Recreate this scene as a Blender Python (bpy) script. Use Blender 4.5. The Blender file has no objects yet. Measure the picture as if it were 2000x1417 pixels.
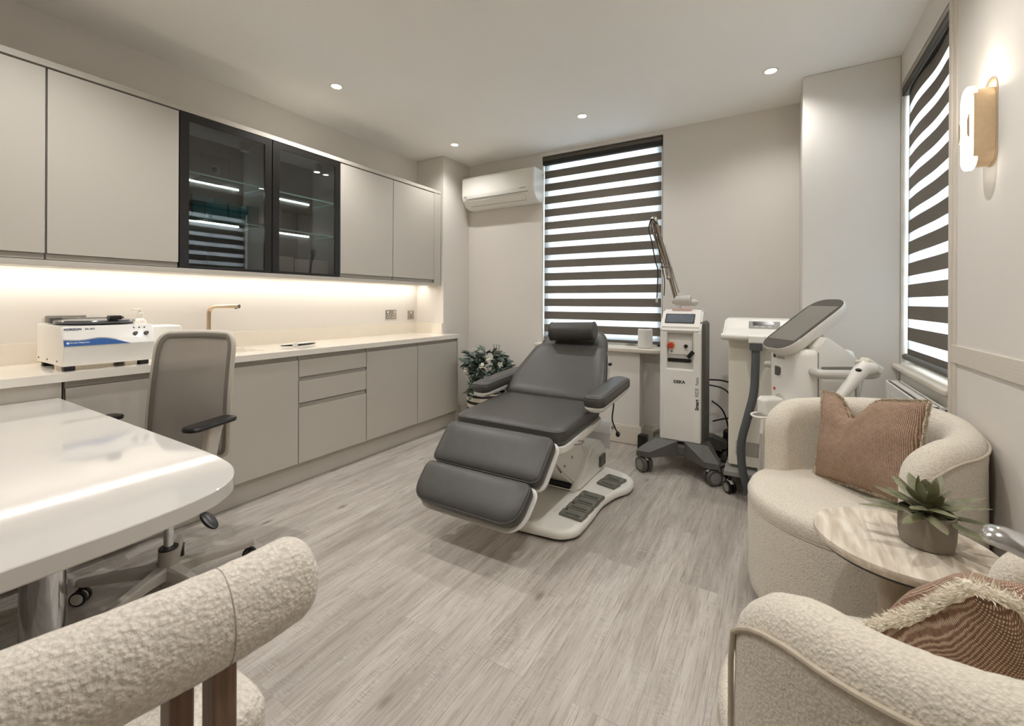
import bpy, bmesh, math, random
from mathutils import Vector, Matrix, noise
R = math.radians
PI = math.pi
SC = bpy.context.scene
C = SC.collection
random.seed(7)
H = 1.20          # camera height

# ------------------------------------------------------------------ camera, world, exposure
cam = bpy.data.cameras.new('camera'); camo = bpy.data.objects.new('camera', cam); C.objects.link(camo)
YAW, ROLL, FPX = .540636, .0040623, 854.15
f = Vector((-math.sin(YAW), math.cos(YAW), 0)); r0 = Vector((math.cos(YAW), math.sin(YAW), 0)); u0 = Vector((0, 0, 1))
rr = math.cos(ROLL)*r0 + math.sin(ROLL)*u0; uu = -math.sin(ROLL)*r0 + math.cos(ROLL)*u0
camo.matrix_world = Matrix(((rr.x, uu.x, -f.x, 0), (rr.y, uu.y, -f.y, 0), (rr.z, uu.z, -f.z, H), (0, 0, 0, 1)))
cam.sensor_width = 36; cam.lens = FPX/2000*36; cam.sensor_fit = 'HORIZONTAL'
cam.shift_y = -(708.5-589.29)/2000
cam.clip_start = .02
cam.dof.use_dof = True; cam.dof.focus_distance = 2.4; cam.dof.aperture_fstop = 8
SC.camera = camo

W = bpy.data.worlds.new('daylight'); SC.world = W; W.use_nodes = True
bg = W.node_tree.nodes['Background']
bg.inputs[0].default_value = (.86, .94, 1.0, 1); bg.inputs[1].default_value = 10.0
SC.view_settings.view_transform = 'Standard'; SC.view_settings.look = 'None'
SC.view_settings.exposure = 0.30; SC.view_settings.gamma = 1; SC.view_settings.use_curve_mapping = False
SC.cycles.use_denoising = True
SC.cycles.max_bounces = 10; SC.cycles.diffuse_bounces = 6; SC.cycles.transparent_max_bounces = 12
SC.cycles.caustics_reflective = False; SC.cycles.caustics_refractive = False

DOWN_W = 44.0     # each ceiling downlight
WARM = (1.0, .985, .965)

# ------------------------------------------------------------------ materials
def lin(c):
    o = []
    for v in c[:3]:
        v = v/255
        o.append(v/12.92 if v <= .04045 else ((v+.055)/1.055)**2.4)
    return (o[0], o[1], o[2], 1)

class NT:
    def __init__(s, m):
        m.use_nodes = True; s.t = m.node_tree; s.n = s.t.nodes; s.b = s.n['Principled BSDF']; s.out = s.n['Material Output']
    def new(s, k, **kw):
        n = s.n.new(k)
        for a, v in kw.items():
            if a.startswith('_'): n.inputs[a[1:].replace('_', ' ')].default_value = v
            else: setattr(n, a, v)
        return n
    def link(s, a, b): s.t.links.new(a, b)
    def obj(s):
        return s.new('ShaderNodeTexCoord').outputs['Object']
    def math(s, op, a, b=None):
        n = s.new('ShaderNodeMath', operation=op)
        for i, v in enumerate((a, b)):
            if v is None: continue
            if isinstance(v, (int, float)): n.inputs[i].default_value = v
            else: s.link(v, n.inputs[i])
        return n.outputs[0]
    def ramp(s, fac, *stops):
        n = s.new('ShaderNodeValToRGB'); e = n.color_ramp.elements
        while len(e) < len(stops): e.new(.5)
        for i, (p, c) in enumerate(stops):
            e[i].position = p; e[i].color = c if len(c) == 4 else (*c, 1)
        s.link(fac, n.inputs[0]); return n.outputs[0]
    def mix(s, fac, a, b, mode='MIX'):
        n = s.new('ShaderNodeMix', data_type='RGBA', blend_type=mode)
        for i, v in ((0, fac), (6, a), (7, b)):
            if isinstance(v, (int, float)): n.inputs[i].default_value = v
            elif isinstance(v, tuple): n.inputs[i].default_value = v
            else: s.link(v, n.inputs[i])
        return n.outputs[2]

def mat(name, col, rough=.5, metal=0, spec=.5, coat=0, var=.04, vs=6, bump=0, bs=200, bd=.001, kind='noise', sheen=0):
    m = bpy.data.materials.new(name); t = NT(m); b = t.b
    b.inputs['Roughness'].default_value = rough; b.inputs['Metallic'].default_value = metal
    b.inputs['Specular IOR Level'].default_value = spec; b.inputs['Coat Weight'].default_value = coat
    b.inputs['Coat Roughness'].default_value = .05
    if sheen: b.inputs['Sheen Weight'].default_value = sheen
    o = t.obj(); c = lin(col)
    n = t.new('ShaderNodeTexNoise', _Scale=vs, _Detail=4.0); t.link(o, n.inputs['Vector'])
    d = tuple(v*(1-var) for v in c[:3]); l = tuple(min(1, v*(1+var)) for v in c[:3])
    t.link(t.ramp(n.outputs[0], (.3, d), (.7, l)), b.inputs['Base Color'])
    if bump:
        if kind == 'noise':
            k = t.new('ShaderNodeTexNoise', _Scale=bs, _Detail=3.0); h = k.outputs[0]
        else:
            k = t.new('ShaderNodeTexVoronoi', _Scale=bs); h = k.outputs[0]
        t.link(o, k.inputs['Vector'])
        bp = t.new('ShaderNodeBump', _Strength=bump, _Distance=bd); t.link(h, bp.inputs['Height'])
        t.link(bp.outputs[0], b.inputs['Normal'])
    return m

def emit(name, col, s):
    m = bpy.data.materials.new(name); t = NT(m)
    t.b.inputs['Base Color'].default_value = (.9, .9, .9, 1)
    t.b.inputs['Emission Color'].default_value = (*col, 1); t.b.inputs['Emission Strength'].default_value = s
    return m

def boucle(name, col, scale=150, dist=.004, dark=.72):
    m = bpy.data.materials.new(name); t = NT(m); b = t.b; o = t.obj()
    b.inputs['Roughness'].default_value = .95; b.inputs['Specular IOR Level'].default_value = .15
    b.inputs['Sheen Weight'].default_value = .25
    wn = t.new('ShaderNodeTexNoise', _Scale=scale*.35, _Detail=2.0); t.link(o, wn.inputs['Vector'])
    ad = t.new('ShaderNodeVectorMath', operation='MULTIPLY_ADD'); t.link(wn.outputs['Color'], ad.inputs[0])
    ad.inputs[1].default_value = (.0022,)*3; t.link(o, ad.inputs[2])
    v = t.new('ShaderNodeTexVoronoi', _Scale=scale, feature='SMOOTH_F1'); t.link(ad.outputs[0], v.inputs['Vector'])
    n2 = t.new('ShaderNodeTexNoise', _Scale=scale*1.6, _Detail=4.0); t.link(o, n2.inputs['Vector'])
    hgt = t.math('ADD', t.math('MULTIPLY', v.outputs[0], -1.0), t.math('MULTIPLY', n2.outputs[0], .7))
    c = lin(col); d = tuple(x*dark for x in c[:3])
    t.link(t.ramp(v.outputs[0], (.25, c), (.85, d)), b.inputs['Base Color'])
    bp = t.new('ShaderNodeBump', _Strength=.9, _Distance=dist); t.link(hgt, bp.inputs['Height'])
    t.link(bp.outputs[0], b.inputs['Normal'])
    return m

M = {}
M['wall'] = mat('wall paint', (224, 219, 212), .75, spec=.25, var=.012, vs=1.5, bump=.05, bs=300, bd=.0005)
M['ceil'] = mat('ceiling paint', (247, 245, 241), .8, spec=.2, var=.01, vs=1.2)
M['trim'] = mat('trim paint', (214, 205, 192), .45, var=.012)
M['cab'] = mat('greige lacquer', (190, 184, 174), .42, spec=.4, var=.012, vs=2)
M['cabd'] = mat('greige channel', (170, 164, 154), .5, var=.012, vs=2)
M['carc'] = mat('dark cabinet interior', (88, 85, 79), .6, var=.02)
M['black'] = mat('black satin', (22, 20, 19), .35, var=.05)
M['blackm'] = mat('black metal frame', (26, 23, 21), .3, spec=.5, var=.05)
M['rubber'] = mat('black rubber', (24, 24, 25), .6, var=.05)
M['quartz'] = mat('white quartz', (236, 230, 220), .12, spec=.5, coat=.3, var=.012, vs=8)
M['upst'] = mat('white quartz upstand', (232, 224, 211), .3, var=.012, vs=8)
M['desk'] = mat('white gloss desk', (204, 200, 194), .06, spec=.45, coat=.1, var=.006, vs=3)
M['white'] = mat('white plastic', (232, 229, 222), .35, var=.01)
M['whiteg'] = mat('white gloss plastic', (236, 233, 227), .18, coat=.3, var=.01)
M['cream'] = mat('cream enamel', (225, 219, 204), .4, var=.01)
M['lgrey'] = mat('light grey plastic', (196, 193, 186), .4, var=.015)
M['grey'] = mat('mid grey plastic', (140, 138, 132), .45, var=.02)
M['dgrey'] = mat('dark grey plastic', (88, 86, 82), .5, var=.03)
M['ped'] = mat('grey green pedal rubber', (112, 111, 101), .55, var=.03, bump=.2, bs=400)
M['leath'] = mat('charcoal leather', (72, 70, 66), .42, spec=.45, var=.05, vs=20, bump=.12, bs=900, bd=.0006)
M['chrome'] = mat('chrome', (215, 216, 218), .1, metal=1, var=.01)
M['steel'] = mat('brushed steel', (178, 172, 164), .3, metal=1, var=.04, vs=40)
M['brass'] = mat('brushed brass', (222, 196, 162), .32, metal=1, var=.05, vs=60, bump=.05, bs=500)
M['bronze'] = mat('warm steel tube', (150, 138, 124), .28, metal=1, var=.05)
M['tapm'] = mat('champagne metal', (205, 185, 158), .28, metal=1, var=.03)
M['frame'] = mat('warm grey chair plastic', (158, 150, 140), .5, var=.02)
M['framel'] = mat('pale chair plastic', (205, 198, 186), .45, var=.02)
M['boucle'] = boucle('cream boucle', (222, 213, 197), 230, .0020, .76)
M['boucle2'] = boucle('pale boucle loops', (222, 213, 200), 165, .0030, .72)
M['seam'] = mat('boucle seam', (188, 176, 158), .9, var=.08, vs=60)
M['paper'] = mat('white paper', (236, 238, 240), .7, var=.01)
M['red'] = mat('red button', (196, 62, 44), .4, var=.03)
M['yellow'] = mat('amber ring', (226, 180, 120), .4, var=.03)
M['orange'] = mat('orange strip', (206, 102, 62), .45, var=.03)
M['blue'] = mat('blue print', (32, 84, 150), .4, var=.03)
M['navy'] = mat('navy print', (34, 52, 92), .45, var=.03)
M['ink'] = mat('black print', (32, 30, 30), .5, var=.03)
M['wprint'] = mat('white print', (235, 238, 242), .5, var=.01)
M['teal'] = mat('teal carton', (34, 110, 116), .5, var=.06)
M['bluec'] = mat('blue carton', (62, 110, 150), .5, var=.06)
M['dkbox'] = mat('charcoal carton', (44, 42, 42), .55, var=.06)
M['pbox'] = mat('pale carton', (176, 172, 166), .55, var=.04)
M['concrete'] = mat('grey cement pot', (140, 132, 120), .85, var=.08, vs=25, bump=.25, bs=120)
M['soil'] = mat('dark soil', (52, 46, 40), .95, var=.2, vs=60)
M['petal'] = mat('white petals', (235, 232, 220), .7, var=.04)
M['screen'] = mat('dark grey glass bezel', (62, 59, 54), .12, spec=.6, var=.02)
M['lcd'] = mat('switched-off display', (118, 116, 108), .1, spec=.6, var=.02)
M['lcd2'] = mat('blue grey display', (96, 102, 112), .2, var=.12, vs=40)
M['hose'] = mat('slate hose', (80, 82, 84), .5, var=.04)
M['hosel'] = mat('pale ribbed hose', (176, 172, 164), .5, var=.04)
M['lid'] = mat('smoky lid', (74, 76, 80), .18, spec=.6, var=.08)
M['skin'] = M['white']
M['led'] = emit('cool led strip', (.88, .97, 1.0), 30)
M['ledw'] = emit('warm led strip', (1.0, .92, .80), 6)
M['lamp'] = emit('lamp face', (1.0, .93, .82), 22)
M['lamp2'] = emit('sconce diffuser', (1.0, .90, .76), 9)
M['puck'] = emit('puck lamp', (1.0, .95, .88), 9)

def floor_mat():
    m = bpy.data.materials.new('oak plank floor'); t = NT(m); b = t.b; o = t.obj()
    s = t.new('ShaderNodeSeparateXYZ'); t.link(o, s.inputs[0])
    x, y = s.outputs[0], s.outputs[1]
    def vec(a, bb, c=0.0):
        n = t.new('ShaderNodeCombineXYZ')
        for i, v in enumerate((a, bb, c)):
            if isinstance(v, (int, float)): n.inputs[i].default_value = v
            else: t.link(v, n.inputs[i])
        return n.outputs[0]
    br = t.new('ShaderNodeTexBrick', offset=.37, offset_frequency=2, squash=1)
    br.inputs['Scale'].default_value = 1; br.inputs['Brick Width'].default_value = 1.22; br.inputs['Row Height'].default_value = .172
    br.inputs['Mortar Size'].default_value = .0009; br.inputs['Mortar Smooth'].default_value = .2; br.inputs['Bias'].default_value = 0
    br.inputs['Color1'].default_value = (0, 0, 0, 1); br.inputs['Color2'].default_value = (1, 1, 1, 1); br.inputs['Mortar'].default_value = (.5, .5, .5, 1)
    t.link(vec(y, x), br.inputs['Vector'])
    pid = t.math('MULTIPLY', br.outputs['Color'], 7.3)
    def noi(sx, sy, scale, detail, dist=0.0, rough=.5):
        n = t.new('ShaderNodeTexNoise', _Scale=scale, _Detail=detail, _Distortion=dist, _Roughness=rough)
        t.link(vec(t.math('MULTIPLY', x, sx), t.math('MULTIPLY', y, sy), pid), n.inputs['Vector']); return n.outputs[0]
    grain = noi(9, .8, 2.2, 7, .6, .62)
    fine = noi(95, 3.4, 2.0, 6, .4, .7)
    blot = noi(2.4, .6, 1.4, 3, .5)
    saw = noi(22, 330, 1.6, 3, .6)
    smask = noi(9, 1.8, 2.2, 3)
    A = lin((186, 179, 170)); B = lin((163, 155, 145)); D = lin((120, 111, 102)); L = lin((201, 195, 187))
    c = t.ramp(grain, (.33, B), (.52, A), (.72, L))
    c = t.mix(t.ramp(fine, (.34, (.75,)*3), (.52, (0,)*3)), c, lin((140, 127, 115)))
    c = t.mix(t.math('MULTIPLY', t.ramp(blot, (.42, (0,)*3), (.7, (1,)*3)), .35), c, D)
    sm = t.math('MULTIPLY', t.ramp(smask, (.48, (0,)*3), (.62, (1,)*3)), t.ramp(saw, (.52, (0,)*3), (.62, (1,)*3)))
    c = t.mix(t.math('MULTIPLY', sm, .5), c, L)
    sd = t.math('MULTIPLY', t.ramp(smask, (.48, (0,)*3), (.62, (1,)*3)), t.ramp(saw, (.36, (1,)*3), (.44, (0,)*3)))
    c = t.mix(t.math('MULTIPLY', sd, .4), c, D)
    vo = t.new('ShaderNodeTexVoronoi', _Scale=1.0); t.link(vec(t.math('MULTIPLY', x, 5.2), t.math('MULTIPLY', y, 2.1), pid), vo.inputs['Vector'])
    c = t.mix(t.math('MULTIPLY', t.ramp(vo.outputs[0], (.02, (1,)*3), (.10, (0,)*3)), .75), c, lin((96, 84, 74)))
    c = t.mix(t.math('MULTIPLY', t.math('SUBTRACT', br.outputs['Color'], .5), .18), c, D)
    c = t.mix(t.math('MULTIPLY', br.outputs['Fac'], .35), c, lin((110, 98, 88)))
    t.link(c, b.inputs['Base Color']); b.inputs['Roughness'].default_value = .5; b.inputs['Specular IOR Level'].default_value = .35
    bp = t.new('ShaderNodeBump', _Strength=.15, _Distance=.001); t.link(fine, bp.inputs['Height']); t.link(bp.outputs[0], b.inputs['Normal'])
    return m
M['floor'] = floor_mat()

def wood_mat(name, a, bb, sx, sz, scale=1.0, axis='z'):
    m = bpy.data.materials.new(name); t = NT(m); o = t.obj()
    mp = t.new('ShaderNodeMapping'); t.link(o, mp.inputs[0])
    mp.inputs['Scale'].default_value = (sx, sx, sz) if axis == 'z' else (sx, sz, sx)
    n = t.new('ShaderNodeTexNoise', _Scale=scale, _Detail=6.0, _Distortion=.8); t.link(mp.outputs[0], n.inputs['Vector'])
    t.link(t.ramp(n.outputs[0], (.3, lin(a)), (.7, lin(bb))), t.b.inputs['Base Color']); t.b.inputs['Roughness'].default_value = .5
    return m
M['walnut'] = wood_mat('walnut leg', (88, 66, 52), (132, 104, 84), 40, 3)
M['trav'] = wood_mat('travertine top', (182, 166, 144), (228, 219, 205), 46, 6, 1.0, 'y')
M['travb'] = wood_mat('travertine base', (150, 132, 110), (190, 172, 148), 20, 8)

def stripes(name, axis, z0, period, duty, c1, c2, rough=.8, sheer=False):
    """horizontal bands along local z; with sheer the c2 bands let light through"""
    m = bpy.data.materials.new(name); t = NT(m); o = t.obj()
    s = t.new('ShaderNodeSeparateXYZ'); t.link(o, s.inputs[0]); z = s.outputs[2]
    fr = t.math('FRACT', t.math('DIVIDE', t.math('SUBTRACT', z, z0), period))
    dark = t.math('LESS_THAN', fr, duty)
    if not sheer:
        t.link(t.mix(dark, lin(c2), lin(c1)), t.b.inputs['Base Color']); t.b.inputs['Roughness'].default_value = rough
        return m
    wv = t.new('ShaderNodeTexNoise', _Scale=1.0, _Detail=3.0)
    mp = t.new('ShaderNodeMapping'); mp.inputs['Scale'].default_value = (30, 30, 500); t.link(o, mp.inputs[0]); t.link(mp.outputs[0], wv.inputs['Vector'])
    c = lin(c1); t.link(t.ramp(wv.outputs[0], (.3, tuple(v*.88 for v in c[:3])), (.7, tuple(v*1.12 for v in c[:3]))), t.b.inputs['Base Color'])
    t.b.inputs['Roughness'].default_value = .9; t.b.inputs['Specular IOR Level'].default_value = .1
    tl = t.new('ShaderNodeBsdfTranslucent'); tl.inputs[0].default_value = (.58, .59, .60, 1)
    tp = t.new('ShaderNodeBsdfTransparent'); tp.inputs[0].default_value = (.42, .425, .43, 1)
    di = t.new('ShaderNodeBsdfDiffuse'); di.inputs[0].default_value = (.85, .86, .86, 1)
    m1 = t.new('ShaderNodeMixShader'); m1.inputs[0].default_value = .42; t.link(tl.outputs[0], m1.inputs[1]); t.link(tp.outputs[0], m1.inputs[2])
    m2 = t.new('ShaderNodeMixShader'); m2.inputs[0].default_value = .16; t.link(m1.outputs[0], m2.inputs[1]); t.link(di.outputs[0], m2.inputs[2])
    tb = t.new('ShaderNodeBsdfTranslucent'); tb.inputs[0].default_value = lin((104, 98, 91))
    md = t.new('ShaderNodeMixShader'); md.inputs[0].default_value = .40; t.link(t.b.outputs[0], md.inputs[1]); t.link(tb.outputs[0], md.inputs[2])
    mx = t.new('ShaderNodeMixShader'); t.link(dark, mx.inputs[0]); t.link(m2.outputs[0], mx.inputs[1]); t.link(md.outputs[0], mx.inputs[2])
    t.link(mx.outputs[0], t.out.inputs[0])
    return m

def glass(name, tint, refl=1.0, ior=1.5):
    m = bpy.data.materials.new(name); t = NT(m)
    tp = t.new('ShaderNodeBsdfTransparent'); tp.inputs[0].default_value = (*tint, 1)
    gl = t.new('ShaderNodeBsdfGlossy'); gl.inputs['Roughness'].default_value = .01; gl.inputs[0].default_value = (refl,)*3+(1,)
    nz = t.new('ShaderNodeTexNoise', _Scale=2.0); t.link(t.obj(), nz.inputs['Vector'])
    fr = t.new('ShaderNodeFresnel', _IOR=ior)
    fac = t.math('MULTIPLY', fr.outputs[0], t.math('ADD', t.math('MULTIPLY', nz.outputs[0], .04), .98))
    ge = t.new('ShaderNodeNewGeometry'); fac = t.math('MULTIPLY', fac, t.math('SUBTRACT', 1.0, ge.outputs['Backfacing']))
    mx = t.new('ShaderNodeMixShader'); t.link(fac, mx.inputs[0]); t.link(tp.outputs[0], mx.inputs[1]); t.link(gl.outputs[0], mx.inputs[2])
    t.link(mx.outputs[0], t.out.inputs[0]); return m
M['smoke'] = glass('smoked glass', (.64, .64, .63), 1.0, 1.9)
M['pane'] = glass('window glass', (.96, .98, .98), 1.0, 1.45)
M['shelf'] = glass('glass shelf', (.88, .95, .94), 1.0, 1.5)
def edge_glow_mat():  # bright mint colour stands in for led light glowing out of the glass edge
    m = bpy.data.materials.new('glass shelf edge'); t = NT(m)
    d = t.new('ShaderNodeBsdfTranslucent'); d.inputs[0].default_value = (.62, .95, .92, 1)
    nz = t.new('ShaderNodeTexNoise', _Scale=30.0); t.link(t.obj(), nz.inputs['Vector'])
    t.link(t.ramp(nz.outputs[0], (.2, (.7, .97, .95)), (.8, (.8, 1, .98))), d.inputs[0])
    e = t.new('ShaderNodeBsdfDiffuse'); e.inputs[0].default_value = (.7, .95, .93, 1)
    mx = t.new('ShaderNodeMixShader'); mx.inputs[0].default_value = .35; t.link(d.outputs[0], mx.inputs[1]); t.link(e.outputs[0], mx.inputs[2])
    t.link(mx.outputs[0], t.out.inputs[0]); return m
M['edge'] = edge_glow_mat()
def mesh_mat():
    m = bpy.data.materials.new('grey mesh fabric'); t = NT(m); o = t.obj(); b = t.b
    n = t.new('ShaderNodeTexNoise', _Scale=5.0); t.link(o, n.inputs['Vector'])
    t.link(t.ramp(n.outputs[0], (.3, lin((176, 169, 161))), (.7, lin((184, 177, 169)))), b.inputs['Base Color'])
    b.inputs['Roughness'].default_value = .9
    w = t.new('ShaderNodeTexWave', _Scale=220.0); w.bands_direction = 'Z'; t.link(o, w.inputs['Vector'])
    tp = t.new('ShaderNodeBsdfTransparent'); tp.inputs[0].default_value = (.9, .88, .86, 1)
    mx = t.new('ShaderNodeMixShader'); t.link(t.math('ADD', t.math('MULTIPLY', w.outputs[1], .1), .66), mx.inputs[0])
    t.link(tp.outputs[0], mx.inputs[1]); t.link(b.outputs[0], mx.inputs[2]); t.link(mx.outputs[0], t.out.inputs[0]); return m
M['mesh'] = mesh_mat()
def weave_mat():
    m = bpy.data.materials.new('brown dotted weave'); t = NT(m); o = t.obj(); b = t.b
    s = t.new('ShaderNodeSeparateXYZ'); t.link(o, s.inputs[0])
    nz = t.new('ShaderNodeTexNoise', _Scale=60.0, _Detail=2.0); t.link(o, nz.inputs['Vector'])
    jit = t.math('MULTIPLY', nz.outputs[0], .0035)
    x = t.math('ADD', s.outputs[0], jit); z = t.math('ADD', s.outputs[2], jit)
    k = 2*PI/.0062
    dots = t.math('MULTIPLY', t.math('SINE', t.math('MULTIPLY', t.math('ADD', x, z), k*.7)), t.math('SINE', t.math('MULTIPLY', t.math('SUBTRACT', x, z), k*.7)))
    dia = t.math('SINE', t.math('MULTIPLY', t.math('ADD', t.math('ABSOLUTE', t.math('SUBTRACT', t.math('FRACT', t.math('MULTIPLY', x, 10.0)), .5)), t.math('ABSOLUTE', t.math('SUBTRACT', t.math('FRACT', t.math('MULTIPLY', z, 10.0)), .5))), 40.0))
    c = t.ramp(nz.outputs[0], (.3, lin((122, 94, 78))), (.7, lin((146, 116, 98))))
    c = t.mix(t.math('MULTIPLY', t.math('GREATER_THAN', dia, .3), .25), c, lin((110, 78, 62)))
    dt = t.ramp(t.math('ADD', t.math('MULTIPLY', dots, .5), .5), (.62, (0,)*3), (.8, (1,)*3))
    c = t.mix(dt, c, lin((222, 202, 180)))
    t.link(c, b.inputs['Base Color']); b.inputs['Roughness'].default_value = .95; b.inputs['Specular IOR Level'].default_value = .1
    bp = t.new('ShaderNodeBump', _Strength=.6, _Distance=.0015); t.link(dt, bp.inputs['Height']); t.link(bp.outputs[0], b.inputs['Normal'])
    return m
M['weave'] = weave_mat()
M['fringe'] = mat('cream fringe', (206, 192, 168), .95, var=.2, vs=90)
M['fringe2'] = mat('pale fringe', (236, 228, 212), .95, var=.16, vs=90)
def leaf_mat(name, a, bb, tip):
    m = bpy.data.materials.new(name); t = NT(m); o = t.obj()
    n = t.new('ShaderNodeTexNoise', _Scale=18.0, _Detail=3.0); t.link(o, n.inputs['Vector'])
    t.link(t.ramp(n.outputs[0], (.3, lin(a)), (.55, lin(bb)), (.75, lin(tip))), t.b.inputs['Base Color'])
    t.b.inputs['Roughness'].default_value = .5; t.b.inputs['Subsurface Weight'].default_value = 0
    return m
M['succ'] = leaf_mat('succulent leaf', (84, 86, 60), (124, 124, 92), (104, 90, 84))
M['leaf'] = leaf_mat('grey green leaf', (62, 74, 66), (104, 118, 108), (150, 158, 150))

# ------------------------------------------------------------------ geometry helpers
def bm_(): return bmesh.new()
def _xf(bm, vs, T):
    if T is not None:
        for v in vs: v.co = T @ v.co
def box(bm, lo, hi, bev=0, seg=2, T=None):
    x0, y0, z0 = (min(a, b) for a, b in zip(lo, hi)); x1, y1, z1 = (max(a, b) for a, b in zip(lo, hi))
    vs = [bm.verts.new(p) for p in ((x0, y0, z0), (x1, y0, z0), (x1, y1, z0), (x0, y1, z0), (x0, y0, z1), (x1, y0, z1), (x1, y1, z1), (x0, y1, z1))]
    fs = [bm.faces.new([vs[i] for i in q]) for q in ((3, 2, 1, 0), (4, 5, 6, 7), (0, 1, 5, 4), (1, 2, 6, 5), (2, 3, 7, 6), (3, 0, 4, 7))]
    allv = vs
    if bev > 0:
        bev = min(bev, .49*min(x1-x0, y1-y0, z1-z0))
        es = list({e for fc in fs for e in fc.edges})
        r = bmesh.ops.bevel(bm, geom=es, offset=bev, segments=seg, profile=.5, affect='EDGES', clamp_overlap=False)
        allv = list({v for v in r['verts']} | {v for fc in r['faces'] for v in fc.verts})
    _xf(bm, allv, T)
def ring(bm, pts): return [bm.verts.new(p) for p in pts]
def bridge(bm, a, b):
    n = len(a)
    for i in range(n):
        try: bm.faces.new((a[i], a[(i+1) % n], b[(i+1) % n], b[i]))
        except ValueError: pass
def loft(bm, rings, cap=True, close=False):
    rs = [ring(bm, p) for p in rings]
    for a, b in zip(rs, rs[1:]): bridge(bm, a, b)
    if close: bridge(bm, rs[-1], rs[0])
    elif cap:
        bm.faces.new(rs[0][::-1]); bm.faces.new(rs[-1])
    return rs
def frame_(d):
    d = Vector(d).normalized(); a = Vector((0, 0, 1)) if abs(d.z) < .95 else Vector((1, 0, 0))
    x = a.cross(d).normalized(); return x, d.cross(x).normalized()
def cyl(bm, p0, p1, r0, r1=None, n=24, bev=0):
    p0, p1 = Vector(p0), Vector(p1); r1 = r0 if r1 is None else r1
    x, y = frame_(p1-p0); d = (p1-p0).normalized()
    def rg(p, r): return [p + r*(math.cos(2*PI*i/n)*x + math.sin(2*PI*i/n)*y) for i in range(n)]
    if bev: loft(bm, [rg(p0, r0-bev), rg(p0+d*bev*.3, r0-bev*.3), rg(p0+d*bev, r0), rg(p1-d*bev, r1), rg(p1-d*bev*.3, r1-bev*.3), rg(p1, r1-bev)])
    else: loft(bm, [rg(p0, r0), rg(p1, r1)])
def spline(pts, k=6):
    P = [Vector(p) for p in pts]; out = []
    for i in range(len(P)-1):
        a = P[max(i-1, 0)]; b = P[i]; c = P[i+1]; d = P[min(i+2, len(P)-1)]
        for j in range(k):
            t = j/k
            out.append(.5*((2*b) + (c-a)*t + (2*a-5*b+4*c-d)*t*t + (3*b-3*c+d-a)*t**3))
    out.append(P[-1]); return out
def tube(bm, pts, r, n=10, closed=False, sx=1, sy=1, up=None):
    P = [Vector(p) for p in pts]; m = len(P); rs = r if isinstance(r, (list, tuple)) else [r]*m
    rings = []; x = None
    for i, p in enumerate(P):
        if closed: d = P[(i+1) % m]-P[i-1]
        else: d = P[min(i+1, m-1)]-P[max(i-1, 0)]
        d = d.normalized() if d.length > 1e-9 else Vector((0, 0, 1))
        if up is not None:
            x = Vector(up).cross(d); x = x.normalized() if x.length > 1e-6 else frame_(d)[0]
        elif x is None: x = frame_(d)[0]
        else:
            x = x - d*x.dot(d); x = x.normalized() if x.length > 1e-6 else frame_(d)[0]
        y = d.cross(x)
        rings.append([p + rs[i]*(sx*math.cos(2*PI*j/n)*x + sy*math.sin(2*PI*j/n)*y) for j in range(n)])
    return loft(bm, rings, close=closed)
def lathe(bm, prof, c=(0, 0, 0), n=40, T=None):
    rs = []
    for r, z in prof:
        rs.append([Vector((c[0]+max(r, 1e-4)*math.cos(2*PI*i/n), c[1]+max(r, 1e-4)*math.sin(2*PI*i/n), c[2]+z)) for i in range(n)])
    if T is not None: rs = [[T @ p for p in q] for q in rs]
    loft(bm, rs)
def rrect(w, h, r, n=6, cx=0, cy=0):
    rl = r if isinstance(r, (list, tuple)) else [r]*4   # corners: +x+y, -x+y, -x-y, +x-y
    out = []
    for k, (sx, sy) in enumerate(((1, 1), (-1, 1), (-1, -1), (1, -1))):
        q = rl[k]; ox, oy = cx+sx*(w/2-q), cy+sy*(h/2-q)
        for i in range(n+1):
            a = PI/2*(k + i/n); out.append((ox+q*math.cos(a), oy+q*math.sin(a)))
    return out
def rpoly(pts, r, n=5):
    """round the corners of a CCW polygon"""
    out = []; m = len(pts)
    for i in range(m):
        p0, p1, p2 = (Vector((*pts[(i+k) % m][:2], 0)) for k in (-1, 0, 1))
        q = r[i] if isinstance(r, (list, tuple)) else r
        a, b = (p0-p1), (p2-p1); t = min(q, a.length*.48, b.length*.48)
        s, e = p1+a.normalized()*t, p1+b.normalized()*t
        for k in range(n+1):
            u = k/n; v = (1-u)**2*s + 2*u*(1-u)*p1 + u*u*e; out.append((v.x, v.y))
    return out
def inset(pts, d):
    m = len(pts); out = []
    for i in range(m):
        a = Vector(pts[i-1]); b = Vector(pts[(i+1) % m]); t = b-a
        if t.length < 1e-9: out.append(pts[i]); continue
        nrm = Vector((-t.y, t.x)).normalized(); out.append((pts[i][0]+nrm.x*d, pts[i][1]+nrm.y*d))
    return out
def shrink(pts, d):
    xs = [p[0] for p in pts]; ys = [p[1] for p in pts]; cx, cy = (min(xs)+max(xs))/2, (min(ys)+max(ys))/2
    kx = 1-d/max(1e-6, (max(xs)-min(xs))/2); ky = 1-d/max(1e-6, (max(ys)-min(ys))/2)
    return [(cx+(x-cx)*max(kx, .05), cy+(y-cy)*max(ky, .05)) for x, y in pts]
def puff(bm, outline, rings, T=None):
    rs = []
    for d, z in rings:
        q = [Vector((x, y, z)) for x, y in (outline if not d else inset(outline, d) if d < .005 else shrink(outline, d))]
        rs.append([T @ p for p in q] if T is not None else q)
    loft(bm, rs)
def slab(bm, outline, z0, z1, e=.004, T=None):
    puff(bm, outline, [(e, z0), (e*.3, z0+e*.3), (0, z0+e), (0, z1-e), (e*.3, z1-e*.3), (e, z1)], T)
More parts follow.
